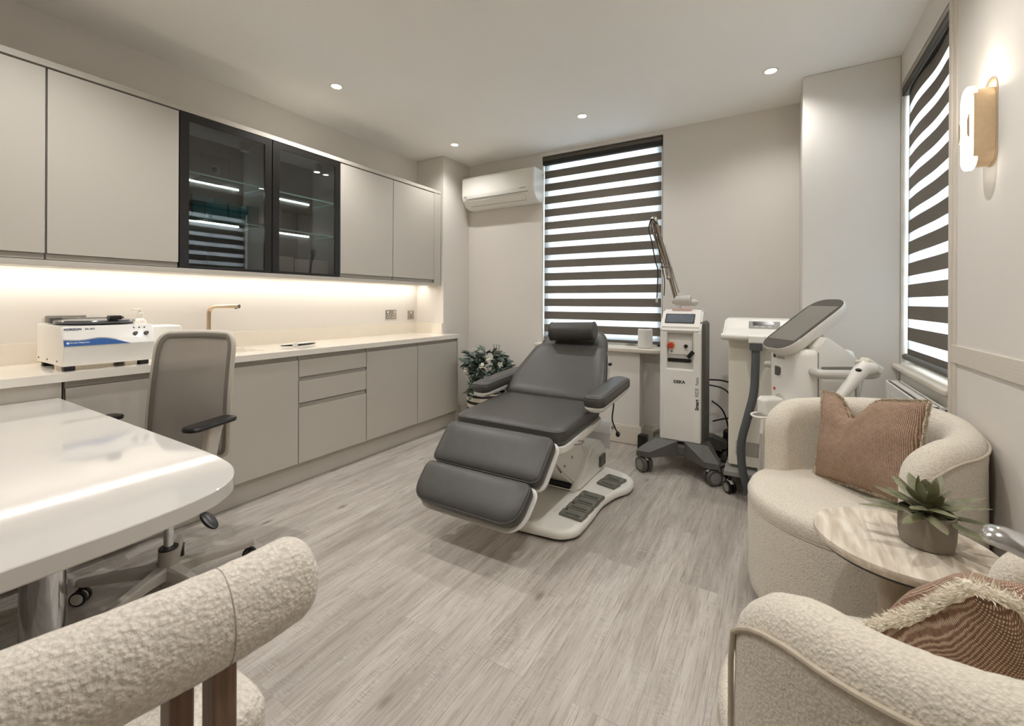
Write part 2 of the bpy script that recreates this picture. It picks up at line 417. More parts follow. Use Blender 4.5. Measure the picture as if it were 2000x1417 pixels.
def ball(bm, c, rx, ry=None, rz=None, n=16, T=None):
    ry = rx if ry is None else ry; rz = rx if rz is None else rz; c = Vector(c)
    rs = []
    for j in range(n//2+1):
        a = -PI/2 + PI*j/(n//2); k = max(math.cos(a), 1e-3)
        q = [c+Vector((rx*k*math.cos(2*PI*i/n), ry*k*math.sin(2*PI*i/n), rz*math.sin(a))) for i in range(n)]
        rs.append([T @ p for p in q] if T is not None else q)
    loft(bm, rs)
WORLD = {}
def obj(name, bm, m, parent=None, sharp=38, smooth=True):
    me = bpy.data.meshes.new(name)
    root = parent
    while root is not None and root.parent is not None: root = root.parent
    if root is not None and root.name in WORLD: bmesh.ops.translate(bm, verts=bm.verts, vec=-WORLD[root.name])
    bmesh.ops.recalc_face_normals(bm, faces=bm.faces); bm.to_mesh(me); bm.free()
    if smooth:
        me.shade_smooth(); me.set_sharp_from_angle(angle=R(sharp))
    me.materials.append(M[m] if isinstance(m, str) else m)
    o = bpy.data.objects.new(name, me); C.objects.link(o)
    if smooth and len(me.polygons) < 6000:
        wn = o.modifiers.new('weighted_normals', 'WEIGHTED_NORMAL'); wn.keep_sharp = True
    if parent is not None: o.parent = parent
    return o
def thing(name, label, cat, loc=(0, 0, 0), rotz=0, group=None, world=True):
    o = bpy.data.objects.new(name, None); C.objects.link(o); o.location = loc; o.rotation_euler = (0, 0, rotz)
    o.empty_display_size = .05; o['label'] = label; o['category'] = cat
    if group: o['group'] = group
    if world: WORLD[o.name] = Vector(loc)
    return o
def tag(o, label, cat, group=None):
    o['label'] = label; o['category'] = cat
    if group: o['group'] = group
    return o
def struct(name, bm, m, parent=None, **k):
    o = obj(name, bm, m, parent, **k)
    if parent is None: o['kind'] = 'structure'
    return o
def onebox(name, lo, hi, m, parent=None, bev=0, seg=2):
    b = bm_(); box(b, lo, hi, bev, seg); return obj(name, b, m, parent)
def text(name, body, size, T, m, parent, depth=.0006, bold=0, align='LEFT', sx=1.0):
    cu = bpy.data.curves.new(name, 'FONT'); cu.body = body; cu.size = size; cu.extrude = depth; cu.offset = bold; cu.align_x = align
    tmp = bpy.data.objects.new(name, cu); C.objects.link(tmp)
    me = bpy.data.meshes.new_from_object(tmp.evaluated_get(bpy.context.evaluated_depsgraph_get()))
    b = bm_(); b.from_mesh(me); S = Matrix.Diagonal((sx, 1, 1, 1))
    for v in b.verts: v.co = T @ (S @ v.co)
    bpy.data.objects.remove(tmp); bpy.data.curves.remove(cu); bpy.data.meshes.remove(me)
    return obj(name, b, m, parent, smooth=False)
def basis(o, x, y):
    x = Vector(x).normalized(); y = Vector(y).normalized(); z = x.cross(y)
    return Matrix(((x.x, y.x, z.x, o[0]), (x.y, y.y, z.y, o[1]), (x.z, y.z, z.z, o[2]), (0, 0, 0, 1)))
def area_light(name, loc, sx, sy, power, col, rot=(0, 0, 0), parent=None, spread=180):
    l = bpy.data.lights.new(name, 'AREA'); l.shape = 'RECTANGLE'; l.size = sx; l.size_y = sy; l.energy = power; l.color = col; l.spread = R(spread)
    o = bpy.data.objects.new(name, l); C.objects.link(o)
    if parent is not None:
        o.parent = parent
        if parent.name in WORLD: loc = Vector(loc)-WORLD[parent.name]
    o.location = loc; o.rotation_euler = rot; return o

# ------------------------------------------------------------------ the room
XL, XR, XA = -3.204, .618, .637          # left wall, right wall, window recess of the right wall
YB, YP, YF, ZC = 3.822, 3.40, -1.7, 2.661
b = bm_(); box(b, (-3.36, YF-.15, -.1), (.82, 4.02, 0)); struct('floor', b, 'floor', smooth=False)
b = bm_(); box(b, (-3.36, YF-.15, ZC), (.82, 4.02, ZC+.12)); struct('ceiling', b, 'ceil', smooth=False)
b = bm_(); box(b, (-3.36, YF, 0), (XL, 4.0, ZC)); struct('wall_left', b, 'wall', smooth=False)
b = bm_(); box(b, (-3.36, YF-.15, 0), (.82, YF, ZC)); struct('wall_front', b, 'wall', smooth=False)
b = bm_(); box(b, (XL, YP, 0), (-2.842, YB, ZC), .006); struct('wall_pier_left', b, 'wall')
b = bm_(); box(b, (.153, YP-.012, 0), (XA, YB, ZC), .008); struct('wall_pier_right', b, 'wall')
WX0, WX1, WZ0, WZ1 = -1.955, -.812, .80, 2.622
b = bm_()
for lo, hi in (((XL, YB, 0), (WX0, 4.0, ZC)), ((WX1, YB, 0), (.82, 4.0, ZC)), ((WX0, YB, 0), (WX1, 4.0, WZ0)), ((WX0, YB, WZ1), (WX1, 4.0, ZC))): box(b, lo, hi)
struct('wall_back', b, 'wall', smooth=False)
b = bm_(); box(b, (-1.93, 3.70, 0), (-.968, YB, .776), .004); struct('wall_window_boxing', b, 'wall')
b = bm_()
RY0, RY1, RZ0, RZ1 = 2.47, 3.375, .815, 2.492
for lo, hi in (((XA, 2.455, 0), (.752, RY0, ZC)), ((XA, RY1, 0), (.752, 3.83, ZC)), ((XA, RY0, 0), (.752, RY1, RZ0)), ((XA, RY0, RZ1), (.752, RY1, ZC))): box(b, lo, hi)
struct('wall_right_recess', b, 'wall', smooth=False)
b = bm_(); box(b, (XR, YF, 0), (.752, 2.455, ZC)); struct('wall_right', b, 'wall', smooth=False)
b = bm_(); box(b, (XR-.009, 2.425, 0), (XR+.002, 2.458, ZC), .004); box(b, (XR-.004, 2.385, 0), (XR+.002, 2.425, ZC), .0015); struct('trim_1', b, 'trim')
b = bm_()
for i, (dz, d) in enumerate(((0, .010), (.011, .014), (.022, .016), (.033, .014), (.044, .016), (.054, .010))):
    tube(b, [(XR, YF, .975+dz), (XR, 2.425, .975+dz)], d*.55 if i in (0, 5) else .0075, 10)
box(b, (XR-.007, YF, .965), (XR+.001, 2.425, 1.036), .002); struct('trim_2', b, 'trim')
def skirting(name, runs):
    b = bm_()
    for (x0, y0), (x1, y1), (nx, ny) in runs:
        for t0, z0, z1 in ((.016, 0.004, .118), (.012, .118, .142), (.007, .142, .156)):
            box(b, (min(x0, x1, x0+nx*t0, x1+nx*t0), min(y0, y1, y0+ny*t0, y1+ny*t0), z0), (max(x0, x1, x0+nx*t0, x1+nx*t0), max(y0, y1, y0+ny*t0, y1+ny*t0), z1), .0015, 1)
    struct(name, b, 'trim')
skirting('baseboard_back', [((-2.826, YB), (-1.93, YB), (0, -1)), ((-2.842, YP), (-2.842, YB), (1, 0)), ((-1.93, 3.70), (-.952, 3.70), (0, -1)), ((-.968, 3.70), (-.968, YB), (1, 0)), ((-.952, YB), (.137, YB), (0, -1))])
skirting('baseboard_right', [((.153, YP-.012), (.153, YB), (-1, 0)), ((.137, YP-.012), (XA, YP-.012), (0, -1)), ((XA, 2.458), (XA, YP-.03), (-1, 0)), ((XR, YF), (XR, 2.425), (-1, 0))])

# windows: frame, panes, sill
b = bm_(); box(b, (-1.952, 3.655, .776), (-.79, 3.97, .816), .012, 4); w1 = struct('window_1', b, 'trim')
b = bm_()
fy0, fy1 = 3.90, 3.955
for lo, hi in (((WX0, fy0, WZ0+.016), (WX0+.06, fy1, WZ1)), ((WX1-.06, fy0, WZ0+.016), (WX1, fy1, WZ1)), ((WX0, fy0, WZ1-.06), (WX1, fy1, WZ1)), ((WX0, fy0, WZ0+.016), (WX1, fy1, .885)), ((WX0, fy0, 1.66), (WX1, fy1, 1.72)), ((-1.40, fy0+.01, .86), (-1.37, fy1-.01, 2.6))): box(b, lo, hi, .004)
obj('window_frame', b, 'white', w1)
b = bm_(); box(b, (WX0+.01, 3.925, .85), (WX1-.01, 3.931, 2.6)); obj('window_pane', b, 'pane', w1, smooth=False)
b = bm_(); box(b, (-1.14, 3.885, .838), (-1.05, 3.902, .85), .003); box(b, (-1.105, 3.87, .842), (-1.085, 3.89, .862), .003); tube(b, [(-1.12, 3.872, .862), (-1.095, 3.868, .867), (-1.06, 3.872, .855)], .005); obj('window_latch', b, 'steel', w1)
b = bm_(); box(b, (.597, 2.459, .815), (.76, 3.384, .848), .012, 4); w2 = struct('window_2', b, 'trim')
b = bm_()
for lo, hi in (((.70, RY0, RZ0+.03), (.75, RY0+.055, RZ1)), ((.70, RY1-.055, RZ0+.03), (.75, RY1, RZ1)), ((.70, RY0, RZ1-.055), (.75, RY1, RZ1)), ((.70, RY0, RZ0+.03), (.75, RY1, .905)), ((.70, RY0, 1.62), (.75, RY1, 1.67)), ((.71, 2.91, .86), (.74, 2.94, 2.48))): box(b, lo, hi, .004)
obj('window_frame', b, 'white', w2)
b = bm_(); box(b, (.722, RY0+.01, .86), (.728, RY1-.01, 2.48)); obj('window_pane', b, 'pane', w2, smooth=False)

for nm, lc, sx_, sy_, rt in (('sky_portal', (-1.38, 4.01, 1.71), 1.14, 1.8, (R(-90), 0, 0)), ('sky_portal', (.76, 2.92, 1.66), 1.66, .9, (0, R(90), 0))):
    lo_ = area_light(nm, lc, sx_, sy_, 1, (1, 1, 1), rt); lo_.data.cycles.is_portal = True
# ceiling downlights
def downlight(x, y, label, power=DOWN_W):
    t = thing('ceiling_downlight', label, 'ceiling light', (x, y, ZC), group='ceiling downlights')
    b = bm_(); lathe(b, [(.046, -.001), (.045, -.004), (.034, -.005), (.030, -.001)], (x, y, ZC), 32); obj('trim_ring', b, 'white', t)
    b = bm_(); lathe(b, [(.030, -.001), (.028, -.0035), (.0, -.004)], (x, y, ZC), 24); obj('lamp_face', b, 'lamp', t)
    l = bpy.data.lights.new('downlight_beam', 'SPOT'); l.energy = power; l.color = WARM; l.spot_size = R(142); l.spot_blend = .9; l.shadow_soft_size = .018
    o = bpy.data.objects.new('downlight_beam', l); C.objects.link(o); o.parent = t; o.location = (0, 0, -.02)
downlight(-2.558, 1.931, 'recessed white ceiling downlight above the black glass wall cabinets')
downlight(-2.556, 3.21, 'recessed white ceiling downlight in front of the corner pier by the air conditioner', DOWN_W*.42)
downlight(-1.299, 3.221, 'recessed white ceiling downlight in front of the back window', DOWN_W*.50)
downlight(-.026, 3.195, 'recessed white ceiling downlight beside the right-hand pier', DOWN_W*.42)
for i, (x, y) in enumerate(((-2.2, .55), (-1.2, .55), (-.03, 1.93), (-.03, .65))):  # unseen lamps added to light the desk, chairs and cabinets
    downlight(x, y, 'added unseen ceiling downlight filling the near half of the room with light', DOWN_W*(1.0, .75, .8, .9)[i])

# ------------------------------------------------------------------ wall cabinets
FX, ZB, ZT = -2.87, 1.415, 2.264
UP = 'wall cabinets in a row above the worktop'
def wall_cab(y0, y1, label):
    t = thing('wall_cabinet', label, 'cabinet', (XL, (y0+y1)/2, 1.385), group=UP)
    onebox('carcass', (XL+.002, y0+.001, 1.386), (FX-.022, y1-.001, 2.27), 'cab', t)
    onebox('door', (FX-.02, y0+.0015, ZB), (FX, y1-.0015, ZT), 'cab', t, .0015)
    onebox('finger_channel', (FX-.022, y0+.0015, 1.388), (FX-.012, y1-.0015, ZB-.0015), 'cabd', t, .001)
wall_cab(.07, .618, 'greige wall cabinet at the left edge of the picture, leftmost of the row')
wall_cab(.622, 1.142, 'greige wall cabinet directly left of the black glass cabinets')
wall_cab(2.210, 2.750, 'greige wall cabinet directly right of the black glass cabinets')
wall_cab(2.754, 3.288, 'greige wall cabinet at the far end of the row, nearest the corner pier')
tag(onebox('cabinet_cornice', (XL+.002, .05, 2.272), (FX+.004, 3.385, 2.302), 'cab', None, .002), 'long greige cornice strip along the top of the wall cabinets', 'cornice')
tag(onebox('light_pelmet', (XL+.14, .05, 1.358), (FX+.002, 3.385, 1.384), 'cab', None, .002), 'long greige light pelmet along the underside of the wall cabinets', 'pelmet')
b = bm_(); box(b, (XL+.002, 3.29, 1.386), (FX, 3.385, 2.27), .001); tag(obj('end_panel', b, 'cab'), 'narrow greige filler panel closing the wall cabinets against the pier', 'panel')
def glass_cab(y0, y1, label, lit):
    t = thing('glass_cabinet', label, 'cabinet', (XL, (y0+y1)/2, 1.385), group='black glass wall cabinets')
    b = bm_()
    for lo, hi in (((XL+.002, y0, 1.386), (XL+.012, y1, 2.27)), ((XL+.012, y0, 1.386), (FX-.024, y1, 1.402)), ((XL+.012, y0, 2.252), (FX-.024, y1, 2.27)), ((XL+.012, y0, 1.402), (FX-.024, y0+.016, 2.252)), ((XL+.012, y1-.016, 1.402), (FX-.024, y1, 2.252))): box(b, lo, hi)
    obj('carcass', b, 'carc', t)
    d = bm_()
    for lo, hi in (((FX-.02, y0+.001, 1.388), (FX, y0+.047, 2.271)), ((FX-.02, y1-.047, 1.388), (FX, y1-.001, 2.271)), ((FX-.02, y0+.047, 2.226), (FX, y1-.047, 2.271)), ((FX-.02, y0+.047, 1.388), (FX, y1-.047, 1.402))): box(d, lo, hi)
    fr = obj('door_frame', d, 'blackm', t)
    onebox('glass_pane', (FX-.010, y0+.045, 1.40), (FX-.005, y1-.045, 2.23), 'smoke', fr)
    for z in (1.945, 1.690):
        s = onebox('shelf', (XL+.03, y0+.018, z), (FX-.045, y1-.018, z+.008), 'shelf', t)
        b = bm_(); box(b, (FX-.045, y0+.018, z), (FX-.042, y1-.018, z+.008)); box(b, (XL+.03, y1-.019, z), (FX-.045, y1-.0165, z+.008)); obj('shelf_edge_glow', b, 'edge', s)
        onebox('led_strip', (XL+.0122, y0+.03, z+.016), (XL+.020, y1-.05, z+.026), 'led', t)
    yp = y1-.09
    b = bm_(); cyl(b, (-3.03, yp, 2.251), (-3.03, yp, 2.195), .027); p = obj('puck_light', b, 'grey', t)
    if lit:
        b = bm_(); cyl(b, (-3.03, yp, 2.1945), (-3.03, yp, 2.192), .020); obj('puck_lens', b, 'puck', p)
    return t
glass_cab(1.145, 1.672, 'left-hand black glass cabinet with two lit shelves of boxes', False)
glass_cab(1.676, 2.206, 'right-hand black glass cabinet with two lit shelves and a lit puck lamp', True)
def carton(y0, y1, x0, x1, z, h, m, label, grp, mark=None):
    t = onebox('carton', (x0, y0, z), (x1, y1, z+h), m, None, .002)
    tag(t, label, 'box', grp)
    if mark == 'ring':
        b = bm_(); lathe(b, [(.021, 0), (.024, .0006), (.027, 0)], (0, 0, 0), 24, basis((x1+.0003, (y0+y1)/2, z+h*.42), (0, 1, 0), (0, 0, 1))); obj('ring_mark', b, 'grey', t)
G1, G2 = 'boxes in the left-hand glass cabinet', 'boxes in the right-hand glass cabinet'
carton(1.30, 1.475, -3.12, -3.0, 1.9535, .15, 'dkbox', 'charcoal box with a ring mark on the top shelf of the left glass cabinet', G1, 'ring')
carton(1.165, 1.25, -3.10, -2.98, 1.6985, .165, 'dkbox', 'tall charcoal box at the left end of the middle glass shelf', G1)
carton(1.26, 1.325, -3.10, -2.99, 1.6985, .14, 'teal', 'teal box beside the tall charcoal box in the left glass cabinet', G1)
carton(1.365, 1.45, -3.06, -2.98, 1.6985, .14, 'teal', 'tallest upright teal box in the middle of the lower glass shelf', G1)
carton(1.46, 1.535, -3.06, -2.98, 1.6985, .122, 'teal', 'shorter teal box in the middle of the left glass cabinet', G1)
carton(1.565, 1.645, -3.06, -2.98, 1.6985, .13, 'teal', 'teal box at the right end of the left glass cabinet shelf', G1)
for k in range(3): carton(1.17+.01*k, 1.33-.012*k, -3.10, -2.95, 1.4025+k*.041, .04, 'dkbox', 'flat charcoal box in the stack at the bottom of the left glass cabinet, ' + ('lowest', 'middle', 'topmost')[k], G1)
carton(1.70, 1.735, -3.05, -2.96, 1.6985, .125, 'bluec', 'blue box at the far left of the right glass cabinet shelf', G2)
carton(1.745, 1.785, -3.05, -2.96, 1.6985, .135, 'bluec', 'blue box standing next to the wide charcoal box', G2)
carton(1.80, 2.02, -3.05, -2.97, 1.6985, .135, 'dkbox', 'wide charcoal box on the shelf of the right glass cabinet', G2)
carton(1.70, 1.87, -3.05, -2.94, 1.4025, .11, 'pbox', 'pale printed box at the bottom left of the right glass cabinet', G2)
carton(1.88, 2.00, -3.05, -2.94, 1.4025, .10, 'pbox', 'pale printed box at the bottom middle of the right glass cabinet', G2)
carton(2.01, 2.15, -3.05, -2.94, 1.4025, .105, 'pbox', 'pale printed box at the bottom right of the right glass cabinet', G2)
# warm strip under the cabinets
t = thing('under_cabinet_light', 'long warm led strip under the wall cabinets lighting the splashback', 'strip light', (XL+.10, 1.72, 1.384))
onebox('led_diffuser', (XL+.085, .07, 1.374), (XL+.100, 3.37, 1.3842), 'ledw', t)
area_light('strip_beam', (XL+.0925, 1.72, 1.372), .012, 3.28, 4.5, (1.0, .945, .87), (0, 0, 0), t)

# ------------------------------------------------------------------ base cabinets, worktop, sink
DX = -2.65; ZD0, ZD1, ZW0, ZW1 = .143, .815, .847, .883
BU = 'base cabinets under the worktop'
def base_unit(y0, y1, label, kind='door'):
    t = thing('base_cabinet', label, 'cabinet', (XL, (y0+y1)/2, .14), group=BU)
    if label.find('sink') > 0 or label.find('centrifuge') > 0:      # open-topped where the sink hangs
        b = bm_()
        for lo, hi in (((XL+.002, y0+.0005, .142), (DX-.024, y1-.0005, .16)), ((XL+.002, y0+.0005, .16), (XL+.012, y1-.0005, ZW0-.001)), ((XL+.012, y0+.0005, .16), (DX-.024, y0+.0165, ZW0-.001 if y0 < 1 else .69)), ((XL+.012, y1-.0165, .16), (DX-.024, y1-.0005, ZW0-.001 if y0 > 1 else .69)), ((DX-.034, y0+.0165, .16), (DX-.024, y1-.0165, ZW0-.001))): box(b, lo, hi)
        obj('carcass', b, 'cab', t)
    else: onebox('carcass', (XL+.002, y0+.0005, .142), (DX-.024, y1-.0005, ZW0-.001), 'cab', t)
    if kind == 'door':
        onebox('door', (DX-.02, y0+.002, ZD0), (DX, y1-.002, ZD1), 'cab', t, .0015)
        onebox('finger_channel', (DX-.024, y0+.002, ZD1+.0015), (DX-.014, y1-.002, ZW0-.0015), 'cabd', t)
    else:
        for z0, z1 in ((.705, ZD1), (.535, .677), (ZD0, .503)):
            d = onebox('drawer', (DX-.02, y0+.002, z0), (DX, y1-.002, z1), 'cab', t, .0015)
            onebox('finger_channel', (DX-.024, y0+.002, z1+.0015), (DX-.014, y1-.002, min(z1+.026, ZW0-.0015)), 'cabd', d)
onebox_p = onebox('cladding_panel', (DX-.02, -1.1, .143), (DX, .622, ZW0-.001), 'cab', None, .0015)
tag(onebox_p, 'plain greige panel under the worktop behind the white desk, at the left edge', 'panel')
base_unit(.632, 1.175, 'greige base cabinet under the centrifuge, behind the office chair')
base_unit(1.176, 1.724, 'greige base cabinet door under the sink, right of the office chair')
base_unit(1.726, 2.276, 'greige base cabinet with three drawers', 'drawers')
base_unit(2.278, 2.830, 'greige base cabinet door directly right of the drawers')
base_unit(2.832, 3.378, 'greige base cabinet door at the far end by the potted plant')
tag(onebox('end_panel', (XL+.002, 3.379, .005), (DX, 3.394, ZW0-.001), 'cab', None, .001), 'greige end panel closing the base cabinets beside the plant', 'panel')
tag(onebox('plinth', (-2.71, -1.1, .002), (-2.692, 3.378, .141), 'cab', None, .001), 'long greige plinth along the floor under the base cabinets', 'plinth')
b = bm_()
SX0, SX1, SY0, SY1 = -3.07, -2.81, 1.14, 1.60
for lo, hi in (((XL+.001, -1.1, ZW0), (SX0, 3.398, ZW1)), ((SX1, -1.1, ZW0), (-2.63, 3.398, ZW1)), ((SX0, -1.1, ZW0), (SX1, SY0, ZW1)), ((SX0, SY1, ZW0), (SX1, 3.398, ZW1))): box(b, lo, hi)
tag(obj('worktop', b, 'quartz'), 'long white quartz worktop on the greige base cabinets', 'worktop')
b = bm_(); box(b, (XL+.001, -1.1, ZW1), (XL+.019, 3.398, .985), .001); box(b, (XL+.019, YP-.020, ZW1), (-2.846, YP-.001, .985), .001)
tag(obj('upstand', b, 'upst'), 'low white quartz upstand along the back of the worktop', 'upstand')
t = thing('sink', 'undermounted white sink let into the worktop', 'sink', ((SX0+SX1)/2, (SY0+SY1)/2, .72))
b = bm_(); o1 = rrect(SX1-SX0+.01, SY1-SY0+.01, .03, 5, (SX0+SX1)/2, (SY0+SY1)/2)
puff(b, o1, [(-.004, .70), (-.004, ZW0-.001), (.006, ZW0-.001), (.010, .735), (.03, .715)]); obj('basin', b, 'quartz', t)
b = bm_(); cyl(b, (-2.94, 1.37, .7145), (-2.94, 1.37, .719), .028); obj('drain', b, 'steel', t)
t = thing('tap', 'angled champagne metal tap over the sink', 'tap', (-3.10, 1.40, ZW1))
b = bm_(); cyl(b, (-3.10, 1.40, ZW1), (-3.10, 1.40, ZW1+.012), .022); cyl(b, (-3.10, 1.40, ZW1+.01), (-3.10, 1.40, .905+.03), .0155); obj('base', b, 'tapm', t)
dv = Vector((.83, .56, 0)).normalized()
P0 = Vector((-3.10, 1.40, 0))
path = [P0+Vector((0, 0, .90)), P0+Vector((0, 0, 1.09))] + [P0 + dv*(.045*(1-math.cos(a))) + Vector((0, 0, 1.12+.045*math.sin(a))) for a in [i*PI/16 for i in range(9)]] + [P0+dv*.185+Vector((0, 0, 1.165))]
b = bm_(); tube(b, path, .0125, 16); sp = obj('spout', b, 'tapm', t)
b = bm_(); cyl(b, P0+dv*.185+Vector((0, 0, 1.165)), P0+dv*.189+Vector((0, 0, 1.165)), .0128); cyl(b, P0+dv*.168+Vector((0, 0, 1.158)), P0+dv*.168+Vector((0, 0, 1.148)), .008); obj('aerator', b, 'dgrey', sp)

# sockets
def socket(y0, y1, z0, z1, label, gangs):
    t = thing('wall_socket', label, 'socket', (XL, (y0+y1)/2, z0), group='brushed metal wall sockets')
    onebox('plate', (XL+.0005, y0, z0), (XL+.006, y1, z1), 'steel', t, .002)
    w = (y1-y0)/gangs
    for g in range(gangs):
        c = y0+w*(g+.5) if gangs > 1 else (y0+y1)/2
        onebox('rocker', (XL+.006, c-.012+(.012 if g else -.008)*(gangs > 1), z1-.028), (XL+.009, c+.006+(.012 if g else -.008)*(gangs > 1), z1-.010), 'white', t, .001)
        b = bm_()
        if gangs > 1:
            box(b, (XL+.0055, c-.004, z0+.038), (XL+.0065, c+.004, z0+.05))
            for s in (-1, 1): box(b, (XL+.0055, c+s*.013-.005, z0+.015), (XL+.0065, c+s*.013+.005, z0+.022))
        else:
            box(b, (XL+.0055, c-.012, z0+.018), (XL+.0065, c+.012, z0+.024)); box(b, (XL+.0055, c-.003, z0+.034), (XL+.0065, c+.003, z0+.048))
        obj('pin_holes', b, 'white' if gangs > 1 else 'black', t)
socket(2.977, 3.112, 1.027, 1.116, 'double brushed metal socket on the splashback near the far end', 2)
socket(3.272, 3.36, 1.018, 1.108, 'single brushed metal socket on the splashback next to the pier', 1)
socket(.69, .845, 1.03, 1.118, 'brushed metal socket half hidden behind the centrifuge', 2)

# centrifuge -------------------------------------------------------
t = thing('centrifuge', 'white bench centrifuge with a blue wave on its front and a dark round lid', 'centrifuge', (-2.86, .79, ZW1))
y0, y1 = .632, .962
prof = [(-3.06, .905), (-2.685, .905), (-2.672, .995), (-2.70, 1.082), (-3.06, 1.088)]
b = bm_(); loft(b, [[Vector((x, y, z)) for x, z in prof] for y in (y0, y1)]); bmesh.ops.bevel(b, geom=list(b.edges), offset=.003, segments=2, affect='EDGES'); obj('body', b, 'whiteg', t)
for fx, fy in ((-2.72, .66), (-2.72, .93), (-3.02, .66), (-3.02, .93)):
    b = bm_(); box(b, (fx-.018, fy-.018, ZW1), (fx+.018, fy+.018, .906), .002); obj('foot', b, 'rubber', t)
b = bm_()
for k, yy in enumerate((-3.03, -2.90, -2.76)): cyl(b, (yy, y0+.0005, .925), (yy, y0-.0015, .925), .0045, n=12)
obj('side_screws', b, 'black', t)
b = bm_(); lathe(b, [(.138, 0), (.146, .004), (.148, .012), (.144, .018), (.10, .022), (.0, .023)], (-2.875, .795, 1.086), 48); ld = obj('lid', b, 'lid', t)
b = bm_(); box(b, (-2.76, .80, 1.106), (-2.715, .848, 1.128), .006); obj('lid_latch', b, 'black', ld)
b = bm_(); tube(b, [(-2.99, .66, 1.104), (-2.99, .93, 1.104)], .009); box(b, (-3.01, .655, 1.088), (-2.97, .70, 1.116), .004); box(b, (-3.01, .90, 1.088), (-2.97, .935, 1.116), .004); obj('lid_hinge', b, 'dgrey', ld)
n1 = Vector((-.028, 0, .087)).normalized()       # up direction of the sloping panel
TP = basis((-2.672, y0, .995), (0, 1, 0), n1); pw, ph = y1-y0, .0914
off = Matrix.Translation((0, 0, .0008))
wave = [(.005, .0), (.705, .0), (.66, .06), (.60, .15), (.54, .225), (.48, .29), (.42, .335), (.37, .345), (.33, .335), (.28, .305), (.22, .265), (.15, .25), (.08, .27), (.005, .30)]
b = bm_(); loft(b, [[TP @ off @ Vector((u*pw, v*ph, z)) for u, v in wave] for z in (0, .0006)]); obj('wave_print', b, 'blue', t, smooth=False)
line = [(.005, .34), (.08, .31), (.15, .29), (.22, .305), (.28, .345), (.33, .375), (.37, .385), (.42, .375), (.48, .33), (.56, .24)]
b = bm_(); tube(b, [TP @ off @ Vector((u*pw, v*ph, 0)) for u, v in line], .0009, 6); obj('wave_line', b, 'grey', t)
text('maker_text', 'HORIZON', .0125, TP @ Matrix.Translation((.018*pw, .80*ph, .001)), 'navy', t, bold=.0004)
text('model_text', '24-AH', .0125, TP @ Matrix.Translation((.228*pw, .805*ph, .001)), 'navy', t)
text('wave_text', 'Drucker Diagnostics', .0078, TP @ Matrix.Translation((.065*pw, .135*ph, .0018)), 'wprint', t, bold=.0001)
b = bm_(); lathe(b, [(.0032, 0), (.0042, .0004), (.005, 0)], (0, 0, 0), 16, TP @ Matrix.Translation((.045*pw, .15*ph, .0018))); obj('drop_mark', b, 'wprint', t)
for u in (.775, .905):
    b = bm_(); cyl(b, TP @ Vector((u*pw, .50*ph, 0)), TP @ Vector((u*pw, .50*ph, .012)), .010, .008); kn = obj('knob', b, 'dgrey', t)
for u in (.765, .83, .893):
    b = bm_(); cyl(b, TP @ Vector((u*pw, .83*ph, 0)), TP @ Vector((u*pw, .83*ph, .002)), .0032, n=12); obj('indicator', b, 'black', t)
# things beside it
b = bm_(); slab(b, rrect(.20, .17, .03, 6, -2.99, 1.09), ZW1, 1.06, .01); bx_ = tag(obj('plastic_bin', b, 'white'), 'plain white plastic box on the worktop behind the office chair', 'box')
t = thing('soap_bottle', 'white pump bottle against the splashback behind the white plastic box', 'bottle', (-3.14, 1.06, ZW1))
b = bm_(); lathe(b, [(.03, 0), (.034, .006), (.034, .17), (.028, .20), (.012, .215), (.012, .23)], (-3.14, 1.06, ZW1), 24); obj('bottle_body', b, 'white', t)
b = bm_(); lathe(b, [(.014, .23), (.014, .245), (.006, .247), (.006, .262)], (-3.14, 1.06, ZW1), 16); box(b, (-3.146, 1.02, ZW1+.258), (-3.134, 1.07, ZW1+.268), .003); obj('pump', b, 'white', t)
t = thing('pen_device', 'slim black and white handheld pen device lying on the worktop', 'device', (-2.84, 1.86, ZW1))
b = bm_(); tube(b, [(-2.90, 1.755, ZW1+.009), (-2.86, 1.80, ZW1+.011), (-2.84, 1.86, ZW1+.012), (-2.86, 1.96, ZW1+.012), (-2.89, 2.01, ZW1+.010)], [.004, .008, .010, .009, .004], 12, sy=.8); obj('pen_body', b, 'black', t)
b = bm_(); tube(b, [(-2.89, 1.77, ZW1+.017), (-2.85, 1.81, ZW1+.020), (-2.845, 1.88, ZW1+.021), (-2.88, 1.99, ZW1+.017)], [.003, .006, .007, .003], 10, sy=.5); obj('pen_cover', b, 'white', t)
b = bm_(); cyl(b, (-2.835, 1.815, ZW1+.017), (-2.805, 1.800, ZW1+.017), .0165, bev=.003); obj('round_cap', b, 'lgrey', t)

# ------------------------------------------------------------------ desk
DZ = .779
t = thing('desk', 'glossy white desk with rounded corners on chrome column legs, at lower left', 'desk', (-1.84, .2, 0))
cor = [(-1.026, .25), (-1.027, .31), (-1.032, .371), (-1.044, .44), (-1.064, .498), (-1.097, .543), (-1.143, .574), (-1.201, .596), (-1.276, .606), (-1.36, .610), (-1.44, .611)]
cor = [(p.x, p.y) for p in spline([(x, y, 0) for x, y in cor], 4)]
cor2 = [(x, -.365-(y-.611)) for x, y in cor][::-1]
ol = [(-2.645, -.365)] + cor2 + cor + [(-2.645, .612)]
ol = [(-2.645, -.365)] + [p for p in cor2] + [p for p in cor] + [(-2.645, .612)]
b = bm_(); puff(b, ol, [(.004, DZ-.036), (0, DZ-.032), (0, DZ-.002), (.002, DZ)]); obj('desktop', b, 'desk', t, sharp=30)
for x, y in ((-2.05, .44), (-2.05, -.19), (-1.30, -.19)):
    b = bm_(); lathe(b, [(.075, 0), (.075, .006), (.056, .010), (.056, DZ-.05), (.07, DZ-.046), (.07, DZ-.0365)], (x, y, 0), 40); obj('leg', b, 'chrome', t)

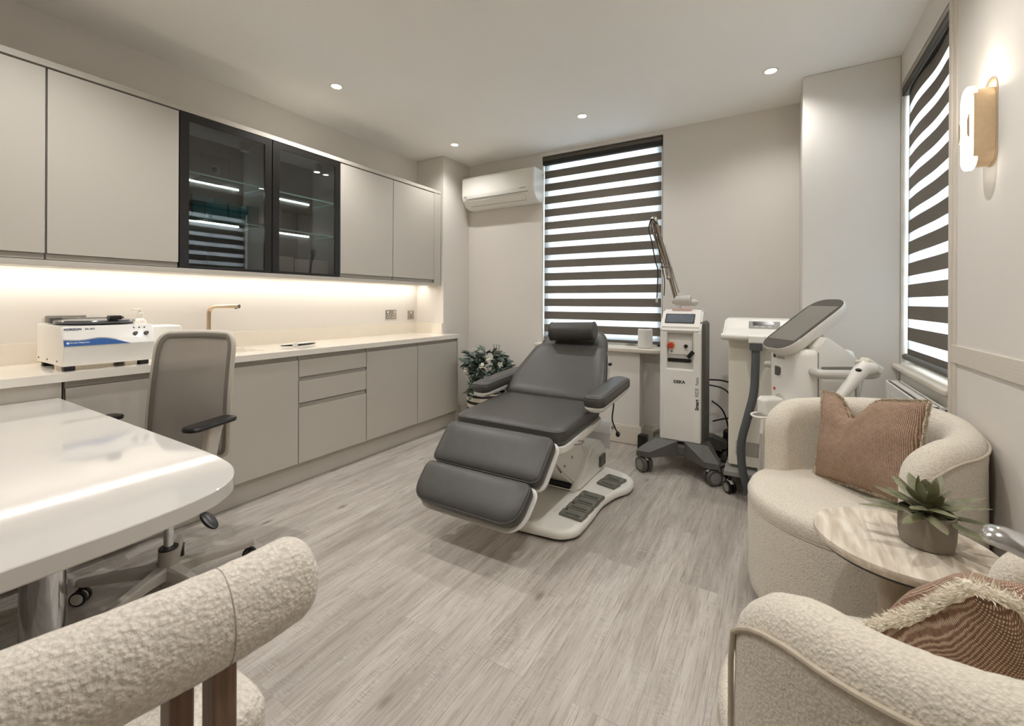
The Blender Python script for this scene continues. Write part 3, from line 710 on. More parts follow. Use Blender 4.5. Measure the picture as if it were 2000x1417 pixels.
# ------------------------------------------------------------------ office chair
t = thing('office_chair', 'grey mesh-backed office chair on a five-star castor base behind the desk', 'chair', (-2.13, .816, 0))
hx, hy = -2.13, .816
b = bm_(); cyl(b, (hx, hy, .035), (hx, hy, .10), .029, .031); cyl(b, (hx, hy, .115), (hx, hy, .185), .036, .034, bev=.003); obj('hub', b, 'frame', t)
b = bm_(); cyl(b, (hx, hy, .183), (hx, hy, .189), .034); obj('hub_ring', b, 'black', t)
b = bm_(); cyl(b, (hx, hy, .112), (hx, hy, .116), .038); obj('hub_ring', b, 'black', t)
b = bm_(); cyl(b, (hx, hy, .185), (hx, hy, .40), .017); cyl(b, (hx, hy, .225), (hx, hy, .229), .0175); cyl(b, (hx, hy, .238), (hx, hy, .242), .0175); obj('gas_lift', b, 'chrome', t)
for a in (223.4, 295.4, 7.4, 79.4, 151.4):
    ca, sa = math.cos(R(a)), math.sin(R(a)); P = lambda r_, s_, z_: Vector((hx+ca*r_-sa*s_, hy+sa*r_+ca*s_, z_))
    b = bm_()
    rg = []
    for r_, w_, z0, z1 in ((.0, .034, .075, .125), (.05, .030, .078, .122), (.10, .024, .080, .116), (.29, .017, .072, .096), (.315, .013, .072, .094)):
        rg.append([P(r_, -w_, z0), P(r_, -w_*.9, z1-.008), P(r_, -w_*.6, z1), P(r_, w_*.6, z1), P(r_, w_*.9, z1-.008), P(r_, w_, z0)])
    loft(b, rg); lg = obj('base_arm', b, 'frame', t)
    cs = obj('castor', (lambda q: (cyl(q, P(.303, -.002, .072), P(.303, -.002, .045), .008), [cyl(q, P(.303, s-.008, .029), P(.303, s+.008, .029), .029, bev=.004) for s in (-.012, .014)], q)[-1])(bm_()), 'black', t)
    b = bm_()
    for s in (-.0205, .0225): cyl(b, P(.303, s, .029), P(.303, s+(.0006 if s > 0 else -.0006), .029), .0215)
    cyl(b, P(.303, -.019, .029), P(.303, .021, .029), .0245); obj('castor_hubcap', b, 'lgrey', cs)
ux = Vector((.905, .42, 0)).normalized(); uy = Vector((-.42, .905, 0)).normalized()     # chair's right-hand (as seen) and back directions
sc_ = Vector((-2.25, .80, 0))
TS = Matrix(((ux.x, uy.x, 0, sc_.x), (ux.y, uy.y, 0, sc_.y), (0, 0, 1, 0), (0, 0, 0, 1)))
b = bm_(); puff(b, rrect(.46, .44, .10, 6), [(.03, .40), (.006, .405), (0, .42), (0, .44), (.012, .458), (.05, .466), (.14, .462)], TS); obj('seat', b, 'mesh', t)
b = bm_(); puff(b, rrect(.24, .26, .05, 5, .05, .0), [(.03, .345), (0, .36), (0, .40)], TS); obj('mechanism', b, 'dgrey', t)
for q, rot in ((Vector((-2.06, .79, .328)), .5), (Vector((-1.93, .875, .325)), -.35)):
    Tq = Matrix.Translation(q) @ Matrix.Rotation(rot+R(25), 4, 'Z') @ Matrix.Rotation(R(-18 if rot > 0 else 26), 4, 'Y')
    b = bm_(); ball(b, (0, 0, 0), .052, .024, .010, 20, Tq); tube(b, [Tq @ Vector((-.045 if rot < 0 else .045, 0, .003)), Vector((-2.04, .85, .355))], .007); obj('lever', b, 'black', t)
# backrest: corner points in space
BL, BR_, TL, TR_ = Vector((-2.60, .900, .47)), Vector((-2.185, 1.070, .47)), Vector((-2.448, .893, 1.052)), Vector((-2.098, 1.056, 1.052))
bn = (BR_-BL).cross(TL-BL).normalized()      # points towards the camera side or away; fixed below
if bn.dot(Vector((0, -1, 0))) < 0: bn = -bn
def bp(u, v, d=0):
    p = (BL*(1-u)+BR_*u)*(1-v) + (TL*(1-u)+TR_*u)*v
    return p - bn*(.035*math.sin(PI*min(1, max(0, u)))) + bn*(.012*math.sin(PI*v)) + bn*d
olb = rpoly([(0, 0), (1, 0), (1, 1), (0, 1)], [.12, .12, .15, .15], 10)
dense = []
for i in range(len(olb)):
    a = Vector(olb[i]); c_ = Vector(olb[(i+1) % len(olb)]); k = max(1, int((c_-a).length/.06))
    for j in range(k): dense.append(tuple(a+(c_-a)*j/k))
b = bm_(); tube(b, [bp(u, v) for u, v in dense], .0075, 10, closed=True, sx=.8, sy=1.3); bf = obj('back_frame', b, 'framel', t)
b = bm_()
N = 16; grid = {}
def insq(u, v):      # map the unit square onto the rounded outline
    u2, v2 = 2*u-1, 2*v-1
    return .5+.5*u2*math.sqrt(1-v2*v2*.5*.28), .5+.5*v2*math.sqrt(1-u2*u2*.5*.28)
for s in (0, .004):
    for i in range(N+1):
        for j in range(N+1):
            u, v = insq(i/N, j/N); grid[i, j, s] = b.verts.new(bp(u, v, s))
for s in (0, .004):
    for i in range(N):
        for j in range(N): b.faces.new((grid[i, j, s], grid[i+1, j, s], grid[i+1, j+1, s], grid[i, j+1, s]))
obj('back_mesh', b, 'mesh', t)
b = bm_(); dn = inset([(x*.38, y*.58) for x, y in dense], .016); tube(b, [bp(x/.38, y/.58, .006) for x, y in dn], .013, 8, closed=True, sy=.28, up=bn); obj('mesh_border', b, mat('mesh border', (132, 125, 116), .9, var=.03), t)
b = bm_()
rg = []
for d_, k in ((-.012, .96), (-.016, 1.0), (-.03, .98), (-.034, .9)):
    rg.append([bp(.53+.29*x*k, .285+.13*y*k, d_) for x, y in rrect(2, 2, .75, 8)])
loft(b, rg); obj('lumbar_pad', b, 'black', t)
# arms
for fr_, bk in (((-2.035, .835, .684), (-2.115, 1.055, .690)), ((-2.515, .625, .684), (-2.575, .800, .690))):
    fr_, bk = Vector(fr_), Vector(bk); d = (bk-fr_).normalized(); sd = Vector((-d.y, d.x, 0))
    Ta = Matrix(((sd.x, d.x, 0, fr_.x), (sd.y, d.y, 0, fr_.y), (0, 0, 1, fr_.z), (0, 0, 0, 1))); L = (bk-fr_).length
    b = bm_(); puff(b, rrect(.085, L, .035, 8, 0, L/2), [(.014, -.024), (.003, -.020), (0, -.010), (.004, -.003), (.016, .001)], Ta); arm = obj('armrest', b, 'black', t)
    b = bm_(); m_ = fr_ + d*L*.60
    rg = []
    for z_, a_, w_ in ((-.024, .040, .022), (-.06, .034, .019), (-.14, .032, .017), (-.26, .034, .017)):
        c_ = m_ + Vector((0, 0, z_)) - sd*(.05*(z_/-.26)) * (1 if fr_.x > -2.3 else -1)*(-1)
        rg.append([c_ + d*x + sd*y for x, y in rrect(2*a_, 2*w_, .012, 3)])
    loft(b, rg); obj('arm_post', b, 'framel', t)
    b = bm_(); e = m_ + Vector((0, 0, -.26)); tube(b, spline([e, e*.6+Vector((hx-.06, hy, .40))*.4, Vector((hx-.06, hy, .385))], 5), .018, 10, sy=.7); obj('arm_bracket', b, 'frame', t)
b = bm_(); tube(b, spline([bp(.5, .02, -.02), bp(.5, -.10, -.02), Vector((-2.26, .86, .385))], 6), .022, 10, sx=1.6); obj('back_stem', b, 'frame', t)

# ------------------------------------------------------------------ treatment chair
CXT = -1.25
TC = thing('treatment_chair', 'charcoal leather reclining treatment chair on a pale base with foot pedals', 'treatment chair', (CXT, 2.4, 0))
def pad(name, p0, p1, w0, w1, th, r, lift=0.0, parent=TC, m='leath', crown=.007, cx=CXT, seam=True, outline=None):
    """cushion whose top face runs from p0=(y,z) to p1=(y,z); w0/w1 widths at those ends"""
    a, c_ = Vector((cx, p0[0], p0[1])), Vector((cx, p1[0], p1[1])); d = (c_-a); L = d.length; d.normalize()
    nrm = Vector((1, 0, 0)).cross(d)
    T = Matrix(((1, d.x, nrm.x, a.x), (0, d.y, nrm.y, a.y), (0, d.z, nrm.z, a.z), (0, 0, 0, 1)))
    ol = outline(L) if outline else rpoly([(-w0/2, 0), (w0/2, 0), (w1/2, L), (-w1/2, L)], r, 6)
    b = bm_()
    puff(b, ol, [(.02, -th), (.004, -th+.012), (0, -th+.03), (-.002, -th*.5), (0, -.022), (.004, -.010), (.012, -.003), (.03, crown*.5), (.06, crown*.9), (.09, crown)], T)
    o = obj(name, b, m, parent, sharp=60)
    if seam:
        b = bm_(); tube(b, [T @ Vector((x, y, -.013)) for x, y in inset(ol, .0025)], .0032, 6, closed=True); obj('piping', b, m, o)
    return T, L, ol, o
def shell(name, T, ol, z0, z1, grow=.012, m='white', parent=TC):
    b = bm_(); puff(b, inset(ol, -grow), [(.03, z0), (.006, z0+.010), (0, z0+.022), (0, z1)], T); return obj(name, b, m, parent, sharp=60)
Ts, Ls, os_, seat = pad('seat', (2.00, .552), (2.575, .588), .685, .70, .088, .07)
shell('seat_shell', Ts, os_, -.135, -.086, .008)
Tl, Ll, ol_, lp = pad('leg_pad', (1.775, .368), (1.945, .538), .64, .66, .082, .05)
lsh = shell('leg_shell', Tl, ol_, -.112, -.080, .010)
def foot_ol(L): return rpoly([(-.30, -.075), (.30, -.075), (.315, L), (-.315, L)], [.13, .13, .05, .05], 9)
Tf, Lf, of_, fp = pad('foot_pad', (1.655, .292), (1.745, .378), .6, .6, .075, .1, outline=foot_ol)
shell('foot_shell', Tf, of_, -.100, -.073, .012)
def back_ol(L): return rpoly([(-.335, 0), (.335, 0), (.34, L*.32), (.262, L), (-.262, L), (-.34, L*.32)], [.05, .05, .2, .07, .07, .2], 7)
Tb, Lb, ob_, bk_ = pad('back_pad', (2.525, .598), (2.905, .905), .6, .5, .095, .06, outline=back_ol, crown=.012)
shell('back_shell', Tb, ob_, -.135, -.092, .006, 'lgrey')
def head_ol(L): return rpoly([(-.262, 0), (.262, 0), (.235, L), (-.235, L)], [.06, .06, .17, .17], 9)
Th, Lh, oh_, hd = pad('head_pad', (2.845, .815), (3.035, 1.005), .5, .5, .075, .1, outline=head_ol)
b = bm_()
c0, c1 = Vector((-1.405, 2.895, .985)), Vector((-1.062, 2.895, .998))
ax = (c1-c0).normalized()
rg = []
for k, q in ((0, .80), (.004, .93), (.012, 1), (.331, 1), (.339, .93), (.343, .80)):
    rg.append([c0+ax*k+Vector((0, .058*q*math.cos(a), .066*q*math.sin(a))) for a in [2*PI*i/28 for i in range(28)]])
loft(b, rg); hr = obj('headrest_roll', b, 'leath', TC)
b = bm_()
for k in (.010, .333): tube(b, [c0+ax*k+Vector((0, .059*math.cos(a), .067*math.sin(a))) for a in [2*PI*i/28 for i in range(28)]], .0028, 6, closed=True)
obj('piping', b, 'leath', hr)
b = bm_(); p = Tb @ Vector((.318, Lb*.70, -.03)); cyl(b, p-Vector((.004, 0, 0)), p+Vector((.012, -.004, .004)), .011, .009); obj('back_button', b, 'black', bk_)
for s, lab in ((1, 'right'), (-1, 'left')):
    cx = CXT + s*.385
    a, c_ = Vector((cx, 2.30, .676)), Vector((cx, 2.86, .712)); d = c_-a; L = d.length; d.normalize(); nrm = Vector((1, 0, 0)).cross(d)
    T = Matrix(((1, d.x, nrm.x, a.x), (0, d.y, nrm.y, a.y), (0, d.z, nrm.z, a.z), (0, 0, 0, 1)))
    ol = rrect(.125, L, .045, 7, 0, L/2); b = bm_()
    puff(b, ol, [(.012, -.062), (0, -.055), (-.002, -.03), (0, -.016), (.008, -.004), (.022, .003), (.04, .005)], T); arm = obj('armrest', b, 'leath', TC, sharp=60)
    b = bm_(); tube(b, [T @ Vector((x, y, -.010)) for x, y in inset(ol, .002)], .0026, 6, closed=True); obj('piping', b, 'leath', arm)
    b = bm_(); puff(b, rrect(.115, L*.97, .04, 6, 0, L/2), [(.035, -.098), (.012, -.092), (0, -.075), (0, -.063)], T); obj('arm_tray', b, 'white', arm)
    b = bm_(); q0 = T @ Vector((-s*.03, L*.62, -.085)); q1 = Vector((CXT+s*.30, 2.66, .60)); tube(b, [q0, q0*.5+q1*.5+Vector((0, 0, -.02)), q1], .024, 10, sy=.6); obj('arm_bracket', b, 'lgrey', arm)
# base plate
rs_ = [(-1.17, 1.955), (-.905, 1.985), (-.842, 2.06), (-.838, 2.25), (-.848, 2.44), (-.815, 2.60), (-.760, 2.70), (-.768, 2.84), (-.86, 2.93), (-1.05, 2.97)]
olp = rs_ + [(-2.34-x, y) for x, y in rs_[::-1] if abs(x+1.17) > .01]
olp = rpoly(olp, .06, 5)
b = bm_(); puff(b, olp, [(.02, .013), (.004, .016), (0, .024), (0, .040), (.006, .052), (.018, .058), (.03, .059)]); bs_ = obj('base_plate', b, 'white', TC, sharp=50)
b = bm_(); slab(b, inset(olp, .022), .001, .0132, .002); obj('base_underside', b, 'rubber', bs_)
b = bm_(); slab(b, rrect(.30, .52, .03, 4, -1.20, 2.27), .0585, .0625, .001); obj('base_tread', b, 'lgrey', bs_)
def pedal(cx, cy, ang, w=.135, l=.078):
    T = Matrix.Translation((cx, cy, .058)) @ Matrix.Rotation(R(ang), 4, 'Z')
    b = bm_(); prof = [(-l/2, 0), (l/2, 0), (l/2, .016), (l*.15, .022), (-l/2, .014)]
    loft(b, [[T @ Vector((x, y, z)) for y, z in prof] for x in (-w/2, w/2)])
    bmesh.ops.bevel(b, geom=list(b.edges), offset=.0025, segments=2, affect='EDGES'); p_ = obj('pedal', b, 'ped', TC)
    b = bm_(); box(b, (-w*.28, -l*.30, .0178), (w*.38, -l*.22, .0205), .0005, 1, T); lathe(b, [(.006, 0), (.0075, .0004), (.009, 0)], (0, 0, 0), 14, T @ Matrix.Translation((-w*.33, .010, .0215))); obj('pedal_marks', b, 'dgrey', p_)
for i in range(4): pedal(-.918+.002*i, 2.175+.085*i, -6)
for i in range(2): pedal(-.885+.012*i, 2.655+.088*i, -14, .125, .08)
# lifting column
b = bm_(); pr = [(2.42, .058), (2.98, .058), (2.97, .15), (2.90, .25), (2.80, .285), (2.70, .27)]
loft(b, [[Vector((x, y, z)) for y, z in pr] for x in (-1.42, -1.00)]); bmesh.ops.bevel(b, geom=list(b.edges), offset=.018, segments=3, affect='EDGES'); ped = obj('pedestal', b, 'white', TC)
b = bm_(); box(b, (-1.005, 2.80, .10), (-.985, 2.90, .17), .004); obj('pedestal_switch_plate', b, 'dgrey', ped)
b = bm_(); pr = [(2.50, .075), (2.72, .13), (2.62, .26), (2.50, .40), (2.50, .47), (2.05, .45), (2.05, .40), (2.20, .34), (2.32, .20)]
loft(b, [[Vector((x, y, z)) for y, z in pr] for x in (-1.40, -1.04)]); bmesh.ops.bevel(b, geom=list(b.edges), offset=.014, segments=3, affect='EDGES'); lf = obj('lift_arm', b, 'white', TC)
b = bm_()
for y, z in ((2.30, .36), (2.44, .27), (2.33, .25)): cyl(b, (-1.041, y, z), (-1.036, y, z), .007)
obj('lift_screws', b, 'grey', lf)
b = bm_(); box(b, (-1.39, 2.44, .06), (-1.05, 2.56, .10), .01); obj('lift_bellows', b, 'black', lf)
b = bm_(); sp_ = [Ts @ Vector((.352, Ls*.22, -.105)), Ts @ Vector((.385, Ls*.23, -.10)), Ts @ Vector((.385, Ls*.31, -.10)), Ts @ Vector((.352, Ls*.32, -.105))]; tube(b, sp_, .0045, 8); obj('side_ring', b, 'steel', TC)
b = bm_(); tube(b, [Vector((-1.16, 2.93, .36)), Vector((-1.16, 2.86, .50)), Vector((-1.16, 2.80, .66))], .012, 8); tube(b, [(-1.62, 2.93, .343), (-.94, 2.93, .343)], .009, 8); obj('roll_holder', b, 'steel', TC)
b = bm_(); tube(b, spline([(-.862, 2.66, .625), (-.858, 2.665, .56), (-.868, 2.67, .47), (-.85, 2.68, .41), (-.84, 2.69, .385)], 5), .0045, 8); cb = obj('hanging_cable', b, 'black', TC)
b = bm_(); ball(b, (-.838, 2.69, .375), .014, .014, .018); obj('cable_plug', b, 'black', cb)
# paper roll and its loose sheet
t = thing('paper_roll', 'white couch paper roll behind the treatment chair with a sheet hanging down', 'paper roll', (-1.2, 2.93, .3))
b = bm_()
rg = []
for x, q in ((-1.56, .012), (-1.56, .046), (-.955, .046), (-.955, .012)): rg.append([Vector((x, 2.93+q*math.cos(2*PI*i/32), .343+q*math.sin(2*PI*i/32))) for i in range(32)])
loft(b, rg, close=True); obj('roll', b, 'paper', t)
b = bm_(); rg = []
for z, y in ((.343, 2.977), (.28, 2.979), (.21, 2.982), (.17, 2.99)):
    rg.append([Vector((x, y+e, z)) for x, e in ((-1.53, 0), (-.985, 0), (-.985, .0012), (-1.53, .0012))])
loft(b, rg); obj('loose_sheet', b, 'paper', t)

# ------------------------------------------------------------------ castor helper
def castor(parent, x, y, ang, r=.045, w=.05, body='dgrey', wheel='grey', top=None):
    d = Vector((math.cos(R(ang)), math.sin(R(ang)), 0)); c0 = Vector((x, y, r))
    b = bm_()
    for s in (-1, 1): cyl(b, c0+d*s*w*.12, c0+d*s*w*.5, r, bev=r*.12, n=28)
    cyl(b, c0-d*w*.14, c0+d*w*.14, r*.55)
    cyl(b, (x, y, r), (x, y, top or r*2.15), r*.25)
    o = obj('castor', b, body, parent)
    b = bm_()
    for s in (-1, 1): cyl(b, c0+d*s*w*.49, c0+d*s*w*.53, r*.72, r*.6, n=28)
    q = d.cross(Vector((0, 0, 1)))
    obj('castor_face', b, wheel, o)
    b = bm_(); tube(b, [c0+q*r*.95*math.cos(a)*1.05+Vector((0, 0, r*1.06*math.sin(a))) for a in [R(40)+R(75)*i/6 for i in range(7)]], .006, 8, sx=1.8); obj('castor_fork', b, 'lgrey', o)
    return o

# ------------------------------------------------------------------ laser trolley by the window
t = thing('laser_trolley', 'tall slim white laser trolley with a jointed arm, an orange strip and castors', 'laser machine', (-.57, 3.4, 0))
X0, X1, LY = -.708, -.432, 3.25
b = bm_(); box(b, (X0+.012, 3.29, .17), (X1+.020, 3.56, 1.07), .03, 4); obj('rear_housing', b, 'dgrey', t)
b = bm_()
hood = [(LY, .985), (LY-.004, 1.02), (3.365, 1.150), (3.50, 1.150), (3.52, 1.0), (3.30, .985)]
loft(b, [[Vector((x, y, z)) for y, z in hood] for x in (X0, X1)])
bmesh.ops.bevel(b, geom=list(b.edges), offset=.014, segments=3, affect='EDGES')
obj('hood', b, 'whiteg', t)
b = bm_()
box(b, (X0, LY, .22), (X0+.050, 3.33, 1.0), .014, 3); box(b, (X1-.055, LY, .22), (X1, 3.33, 1.0), .014, 3)
box(b, (X0+.01, LY+.0008, .22), (X1-.01, 3.33, .735), .014, 3); fc = obj('front_cover', b, 'whiteg', t)
b = bm_(); box(b, (X0+.02, LY+.035, .70), (X1-.02, 3.33, .995), .004); rc = obj('recess', b, 'lgrey', t)
b = bm_(); box(b, (X0+.058, LY+.028, .832), (X1-.062, LY+.036, .935), .003); cp = obj('control_plate', b, 'white', rc)
b = bm_(); cyl(b, (-.632, LY+.028, .896), (-.632, LY+.020, .896), .026); obj('stop_ring', b, 'yellow', cp)
b = bm_(); cyl(b, (-.634, LY+.020, .895), (-.634, LY-.004, .895), .020, bev=.005); obj('stop_button', b, 'red', cp)
b = bm_(); cyl(b, (-.630, LY+.028, .852), (-.630, LY+.022, .852), .006); obj('status_lamp', b, 'bronze', cp)
b = bm_(); cyl(b, (-.534, LY+.028, .893), (-.534, LY+.014, .893), .013); kl = obj('key_switch', b, 'black', cp)
b = bm_(); tube(b, [(-.534, LY+.012, .880), (-.530, LY+.006, .868), (-.522, LY+.002, .862)], .002, 6); box(b, (-.014, -.004, -.028), (.014, .004, .028), .003, 2, Matrix.Translation((-.499, LY-.004, .838)) @ Matrix.Rotation(R(38), 4, 'Y')); obj('key_fob', b, 'black', kl)
b = bm_(); puff(b, rrect(.165, .026, .0125, 6), [(0, 0), (0, .006), (.003, .009)], basis((-.582, LY+.036, .790), (1, 0, 0), (0, 0, 1))); obj('slot', b, 'black', rc)
dT = Vector((0, 3.365-LY+.004, .130)).normalized(); nT = Vector((1, 0, 0)).cross(dT)
HT = basis((-.57, (LY-.004+3.365)/2, 1.085)+(), (1, 0, 0), dT)
b = bm_(); puff(b, rrect(.200, .088, .006, 3), [(0, -.002), (0, .003), (.002, .004)], HT @ Matrix.Translation((-.01, .000, .0))); scn = obj('screen', b, 'screen', t)
b = bm_(); puff(b, rrect(.184, .072, .003, 3), [(0, .003), (0, .0046)], HT @ Matrix.Translation((-.01, .000, .0))); obj('display', b, 'lcd2', scn)
b = bm_(); box(b, (-.645, 3.352, 1.149), (-.505, 3.372, 1.1535), .001); obj('orange_strip', b, 'orange', t)
b = bm_(); loft(b, [[Vector((x, 3.40, z)) for x, z in ((-.47, 1.150), (-.45, 1.150), (-.46, 1.152))], [Vector((x, 3.385, z)) for x, z in ((-.47, 1.1515), (-.45, 1.1515), (-.46, 1.1535))]]); obj('hood_mark', b, 'ink', t)
text('maker_text', 'DEKA', .030, basis((-.612, LY-.0004, .632), (1, 0, 0), (0, 0, 1)), 'ink', t, bold=.0009)
text('model_text', 'Smart', .032, basis((-.447, LY-.0004, .455), (0, 0, 1), (-1, 0, 0)), 'ink', t, bold=.0012)
text('model_text', 'XIDE', .034, basis((-.447, LY-.0004, .545), (0, 0, 1), (-1, 0, 0)), 'ink', t, bold=-.0001, sx=.86)
text('model_text', 'Punto', .030, basis((-.447, LY-.0004, .628), (0, 0, 1), (-1, 0, 0)), 'ink', t, bold=-.0001, sx=.8)
b = bm_()
skirt = [(-.80, 3.13, .125), (-.80, 3.19, .15), (X0, LY-.02, .225), (X1, LY-.02, .225), (-.36, 3.19, .15), (-.36, 3.13, .125)]
def hull(b, pts):
    vs = [b.verts.new(p) for p in pts]; bmesh.ops.convex_hull(b, input=vs)
    bmesh.ops.delete(b, geom=[v for v in b.verts if not v.link_faces], context='VERTS')
b2 = bm_(); box(b2, (X0-.004, LY-.006, .12), (X1+.03, 3.60, .20), .02, 3)
for sx, xe in ((-1, X0-.085), (1, X1+.085)):
    for ye, yi in ((3.16, 3.27), (3.66, 3.55)):
        xi = X0 if sx < 0 else X1+.02
        q = bm_(); pts = []
        for (px, py, w, z0, z1) in ((xi-sx*.05, yi+(.03 if yi < 3.4 else -.03), .075, .125, .225), (xe, ye, .045, .112, .150)):
            pts += [Vector((px+dx*w, py+dy*w*.8, z)) for dx in (-1, 1) for dy in (-1, 1) for z in (z0, z1)]
        hull(q, pts); me_ = bpy.data.meshes.new('tmp'); q.to_mesh(me_); q.free(); b2.from_mesh(me_); bpy.data.meshes.remove(me_)
obj('base_skirt', b2, 'dgrey', t, sharp=30)
for x, y, a in ((X0-.085, 3.16, 52), (X1+.085, 3.16, -52), (X0-.085, 3.66, 0), (X1+.085, 3.66, 0)): castor(t, x, y, a, .053, .080, 'dgrey', 'grey', .125)
# jointed arm
J0 = Vector((-.625, 3.42, 1.215)); J1 = Vector((-.78, 3.42, 1.815))
b = bm_(); cyl(b, (-.61, 3.42, 1.148), (-.61, 3.42, 1.19), .018); cyl(b, (-.635, 3.43, 1.215), (-.525, 3.43, 1.215), .040, bev=.008); ball(b, (-.505, 3.42, 1.20), .032, .028, .026); cyl(b, (-.655, 3.42, 1.205), (-.60, 3.42, 1.225), .022); aj = obj('arm_joint', b, 'lgrey', t)
b = bm_(); tube(b, [J0, J1], .016, 16); ma = obj('arm_beam', b, 'bronze', t)
b = bm_(); tube(b, [J0+Vector((.020, .004, .06)), J0*.30+J1*.70+Vector((.020, .004, 0))], .010, 12); obj('arm_rail', b, 'lgrey', ma)
b = bm_(); ball(b, J1+Vector((-.012, 0, .012)), .030, .026, .030); cyl(b, J1+Vector((-.03, 0, .01)), J1+Vector((-.022, 0, -.06)), .016); obj('arm_elbow', b, 'steel', t)
K0 = J1+Vector((-.022, -.006, -.05)); K1 = Vector((-.688, 3.40, 1.44))
b = bm_(); tube(b, [K0, K1], .0115, 14); obj('fore_arm', b, 'bronze', t)
b = bm_(); cyl(b, K1+Vector((0, 0, .015)), K1+Vector((.006, 0, -.05)), .018, .014); ball(b, K1+Vector((.008, 0, -.055)), .016); box(b, K1+Vector((-.05, -.012, .018)), K1+Vector((.03, .012, .034)), .005); obj('hand_tip', b, 'steel', t)
b = bm_(); tube(b, spline([J1+Vector((.015, -.02, -.02)), J1+Vector((-.02, -.03, .02)), J1+Vector((-.045, -.02, -.05)), Vector((-.80, 3.39, 1.66)), Vector((-.775, 3.39, 1.52)), Vector((-.755, 3.39, 1.44)), Vector((-.757, 3.385, 1.30)), Vector((-.760, 3.385, 1.235))], 5), .0045, 8); cbb = obj('arm_cable', b, 'black', t)
b = bm_(); cyl(b, (-.760, 3.385, 1.24), (-.760, 3.385, 1.20), .008); obj('cable_plug', b, 'lgrey', cbb)
b = bm_(); tube(b, spline([K0+Vector((.02, -.01, -.02)), Vector((-.75, 3.395, 1.60)), Vector((-.72, 3.385, 1.46)), Vector((-.705, 3.385, 1.36)), Vector((-.708, 3.385, 1.25))], 5), .0035, 8); obj('arm_cable', b, 'black', t)
tag(onebox('black_folder', (-.958, 3.60, .003), (-.885, 3.665, .115), 'black', None, .003), 'small black box on the floor against the window boxing, left of the laser trolley', 'box')
# cables behind it
for i, (pts, lab) in enumerate((([(-.42, 3.60, .62), (-.30, 3.68, .60), (-.17, 3.72, .50), (-.10, 3.70, .47)], 'topmost black cable sagging between the two white machines'),
                                ([(-.42, 3.60, .58), (-.30, 3.62, .54), (-.21, 3.62, .36), (-.19, 3.60, .18), (-.19, 3.60, .02)], 'black cable arching to the floor between the two white machines'),
                                ([(-.41, 3.66, .45), (-.33, 3.66, .38), (-.29, 3.66, .22), (-.295, 3.66, .02)], 'black cable dropping close behind the laser trolley'),
                                ([(-.40, 3.64, .30), (-.28, 3.70, .325), (-.15, 3.70, .30), (-.10, 3.68, .27)], 'lowest black cable running level between the two white machines'))):
    b = bm_(); tube(b, spline(pts, 6), .006, 8); tag(obj('power_cable', b, 'black'), lab, 'cable', 'black cables behind the machines')
b = bm_(); box(b, (-.345, 3.68, .0), (-.262, 3.78, .17), .02, 3); box(b, (-.335, 3.69, .13), (-.27, 3.76, .23), .02, 3); tag(obj('transformer_box', b, 'rubber'), 'larger black mains transformer on the floor behind the laser trolley', 'transformer')
b = bm_(); box(b, (-.225, 3.50, .0), (-.165, 3.58, .12), .012, 3); tag(obj('plug_block', b, 'rubber'), 'smaller black plug block on the floor between the two white machines', 'plug')

# ------------------------------------------------------------------ cooling unit with grey hose
t = thing('cooling_unit', 'cream cabinet cooling machine with a sloping control top and a thick grey hose', 'cooling machine', (-.10, 3.25, 0))
QX0, QX1, QY0, QY1 = -.250, .06, 3.10, 3.38
b = bm_(); box(b, (QX0, QY0, .175), (QX1, QY1, .985), .008, 3); obj('cabinet', b, 'cream', t)
b = bm_(); pr = [(3.03, .965), (3.03, 1.0), (3.06, 1.01), (3.14, 1.035), (3.20, 1.095), (3.39, 1.10), (3.39, .965)]
loft(b, [[Vector((x, y, z)) for y, z in pr] for x in (QX0-.03, QX1+.03)]); bmesh.ops.bevel(b, geom=list(b.edges), offset=.010, segments=3, affect='EDGES'); hd_ = obj('control_top', b, 'white', t)
b = bm_(); tube(b, [(QX0-.035, 3.02, .992), (QX1+.035, 3.02, .992)], .019, 14); obj('handle_bar', b, 'white', hd_)
dS = Vector((0, .06, .06)).normalized(); ST = basis((-.055, 3.162, 1.0585), (1, 0, 0), dS)
b = bm_(); puff(b, rrect(.17, .062, .004, 3), [(0, -.002), (0, .004), (.002, .005)], ST); pn = obj('control_panel', b, 'grey', hd_)
b = bm_(); puff(b, rrect(.115, .030, .002, 2), [(0, .004), (0, .0065)], ST @ Matrix.Translation((-.005, .010, 0))); obj('display', b, 'screen', pn)
for k in range(3):
    b = bm_(); puff(b, rrect(.020, .007, .001, 2), [(0, .004), (0, .0065)], ST @ Matrix.Translation((-.04+.035*k, -.016, 0))); obj('button', b, 'lgrey', pn)
b = bm_(); box(b, (-.135, 2.985, .955), (-.045, 3.03, 1.005), .010, 3); obj('hose_bracket', b, 'white', hd_)
b = bm_()
gx0, gx1, gz0, gz1 = -.205, .03, .245, .335
for i in range(24):
    for j in range(12):
        x = gx0+(gx1-gx0)*(i+.5*(j % 2))/24; z = gz0+(gz1-gz0)*j/12
        box(b, (x-.0028, QY0-.0008, z-.0022), (x+.0028, QY0+.0005, z+.0022))
gv = obj('vent_grille', b, 'black', t, smooth=False)
b = bm_(); cyl(b, (-.095, 3.005, .958), (-.095, 3.005, .915), .034, n=20); hc = obj('hose_collar', b, 'hose', t)
b = bm_(); tube(b, spline([(-.095, 3.005, .925), (-.097, 2.99, .80), (-.105, 2.97, .66), (-.135, 2.95, .52), (-.165, 2.94, .38), (-.165, 2.94, .25), (-.145, 2.95, .14), (-.11, 2.98, .06), (-.06, 3.05, .05)], 6), .023, 14); obj('hose', b, 'hose', hc)
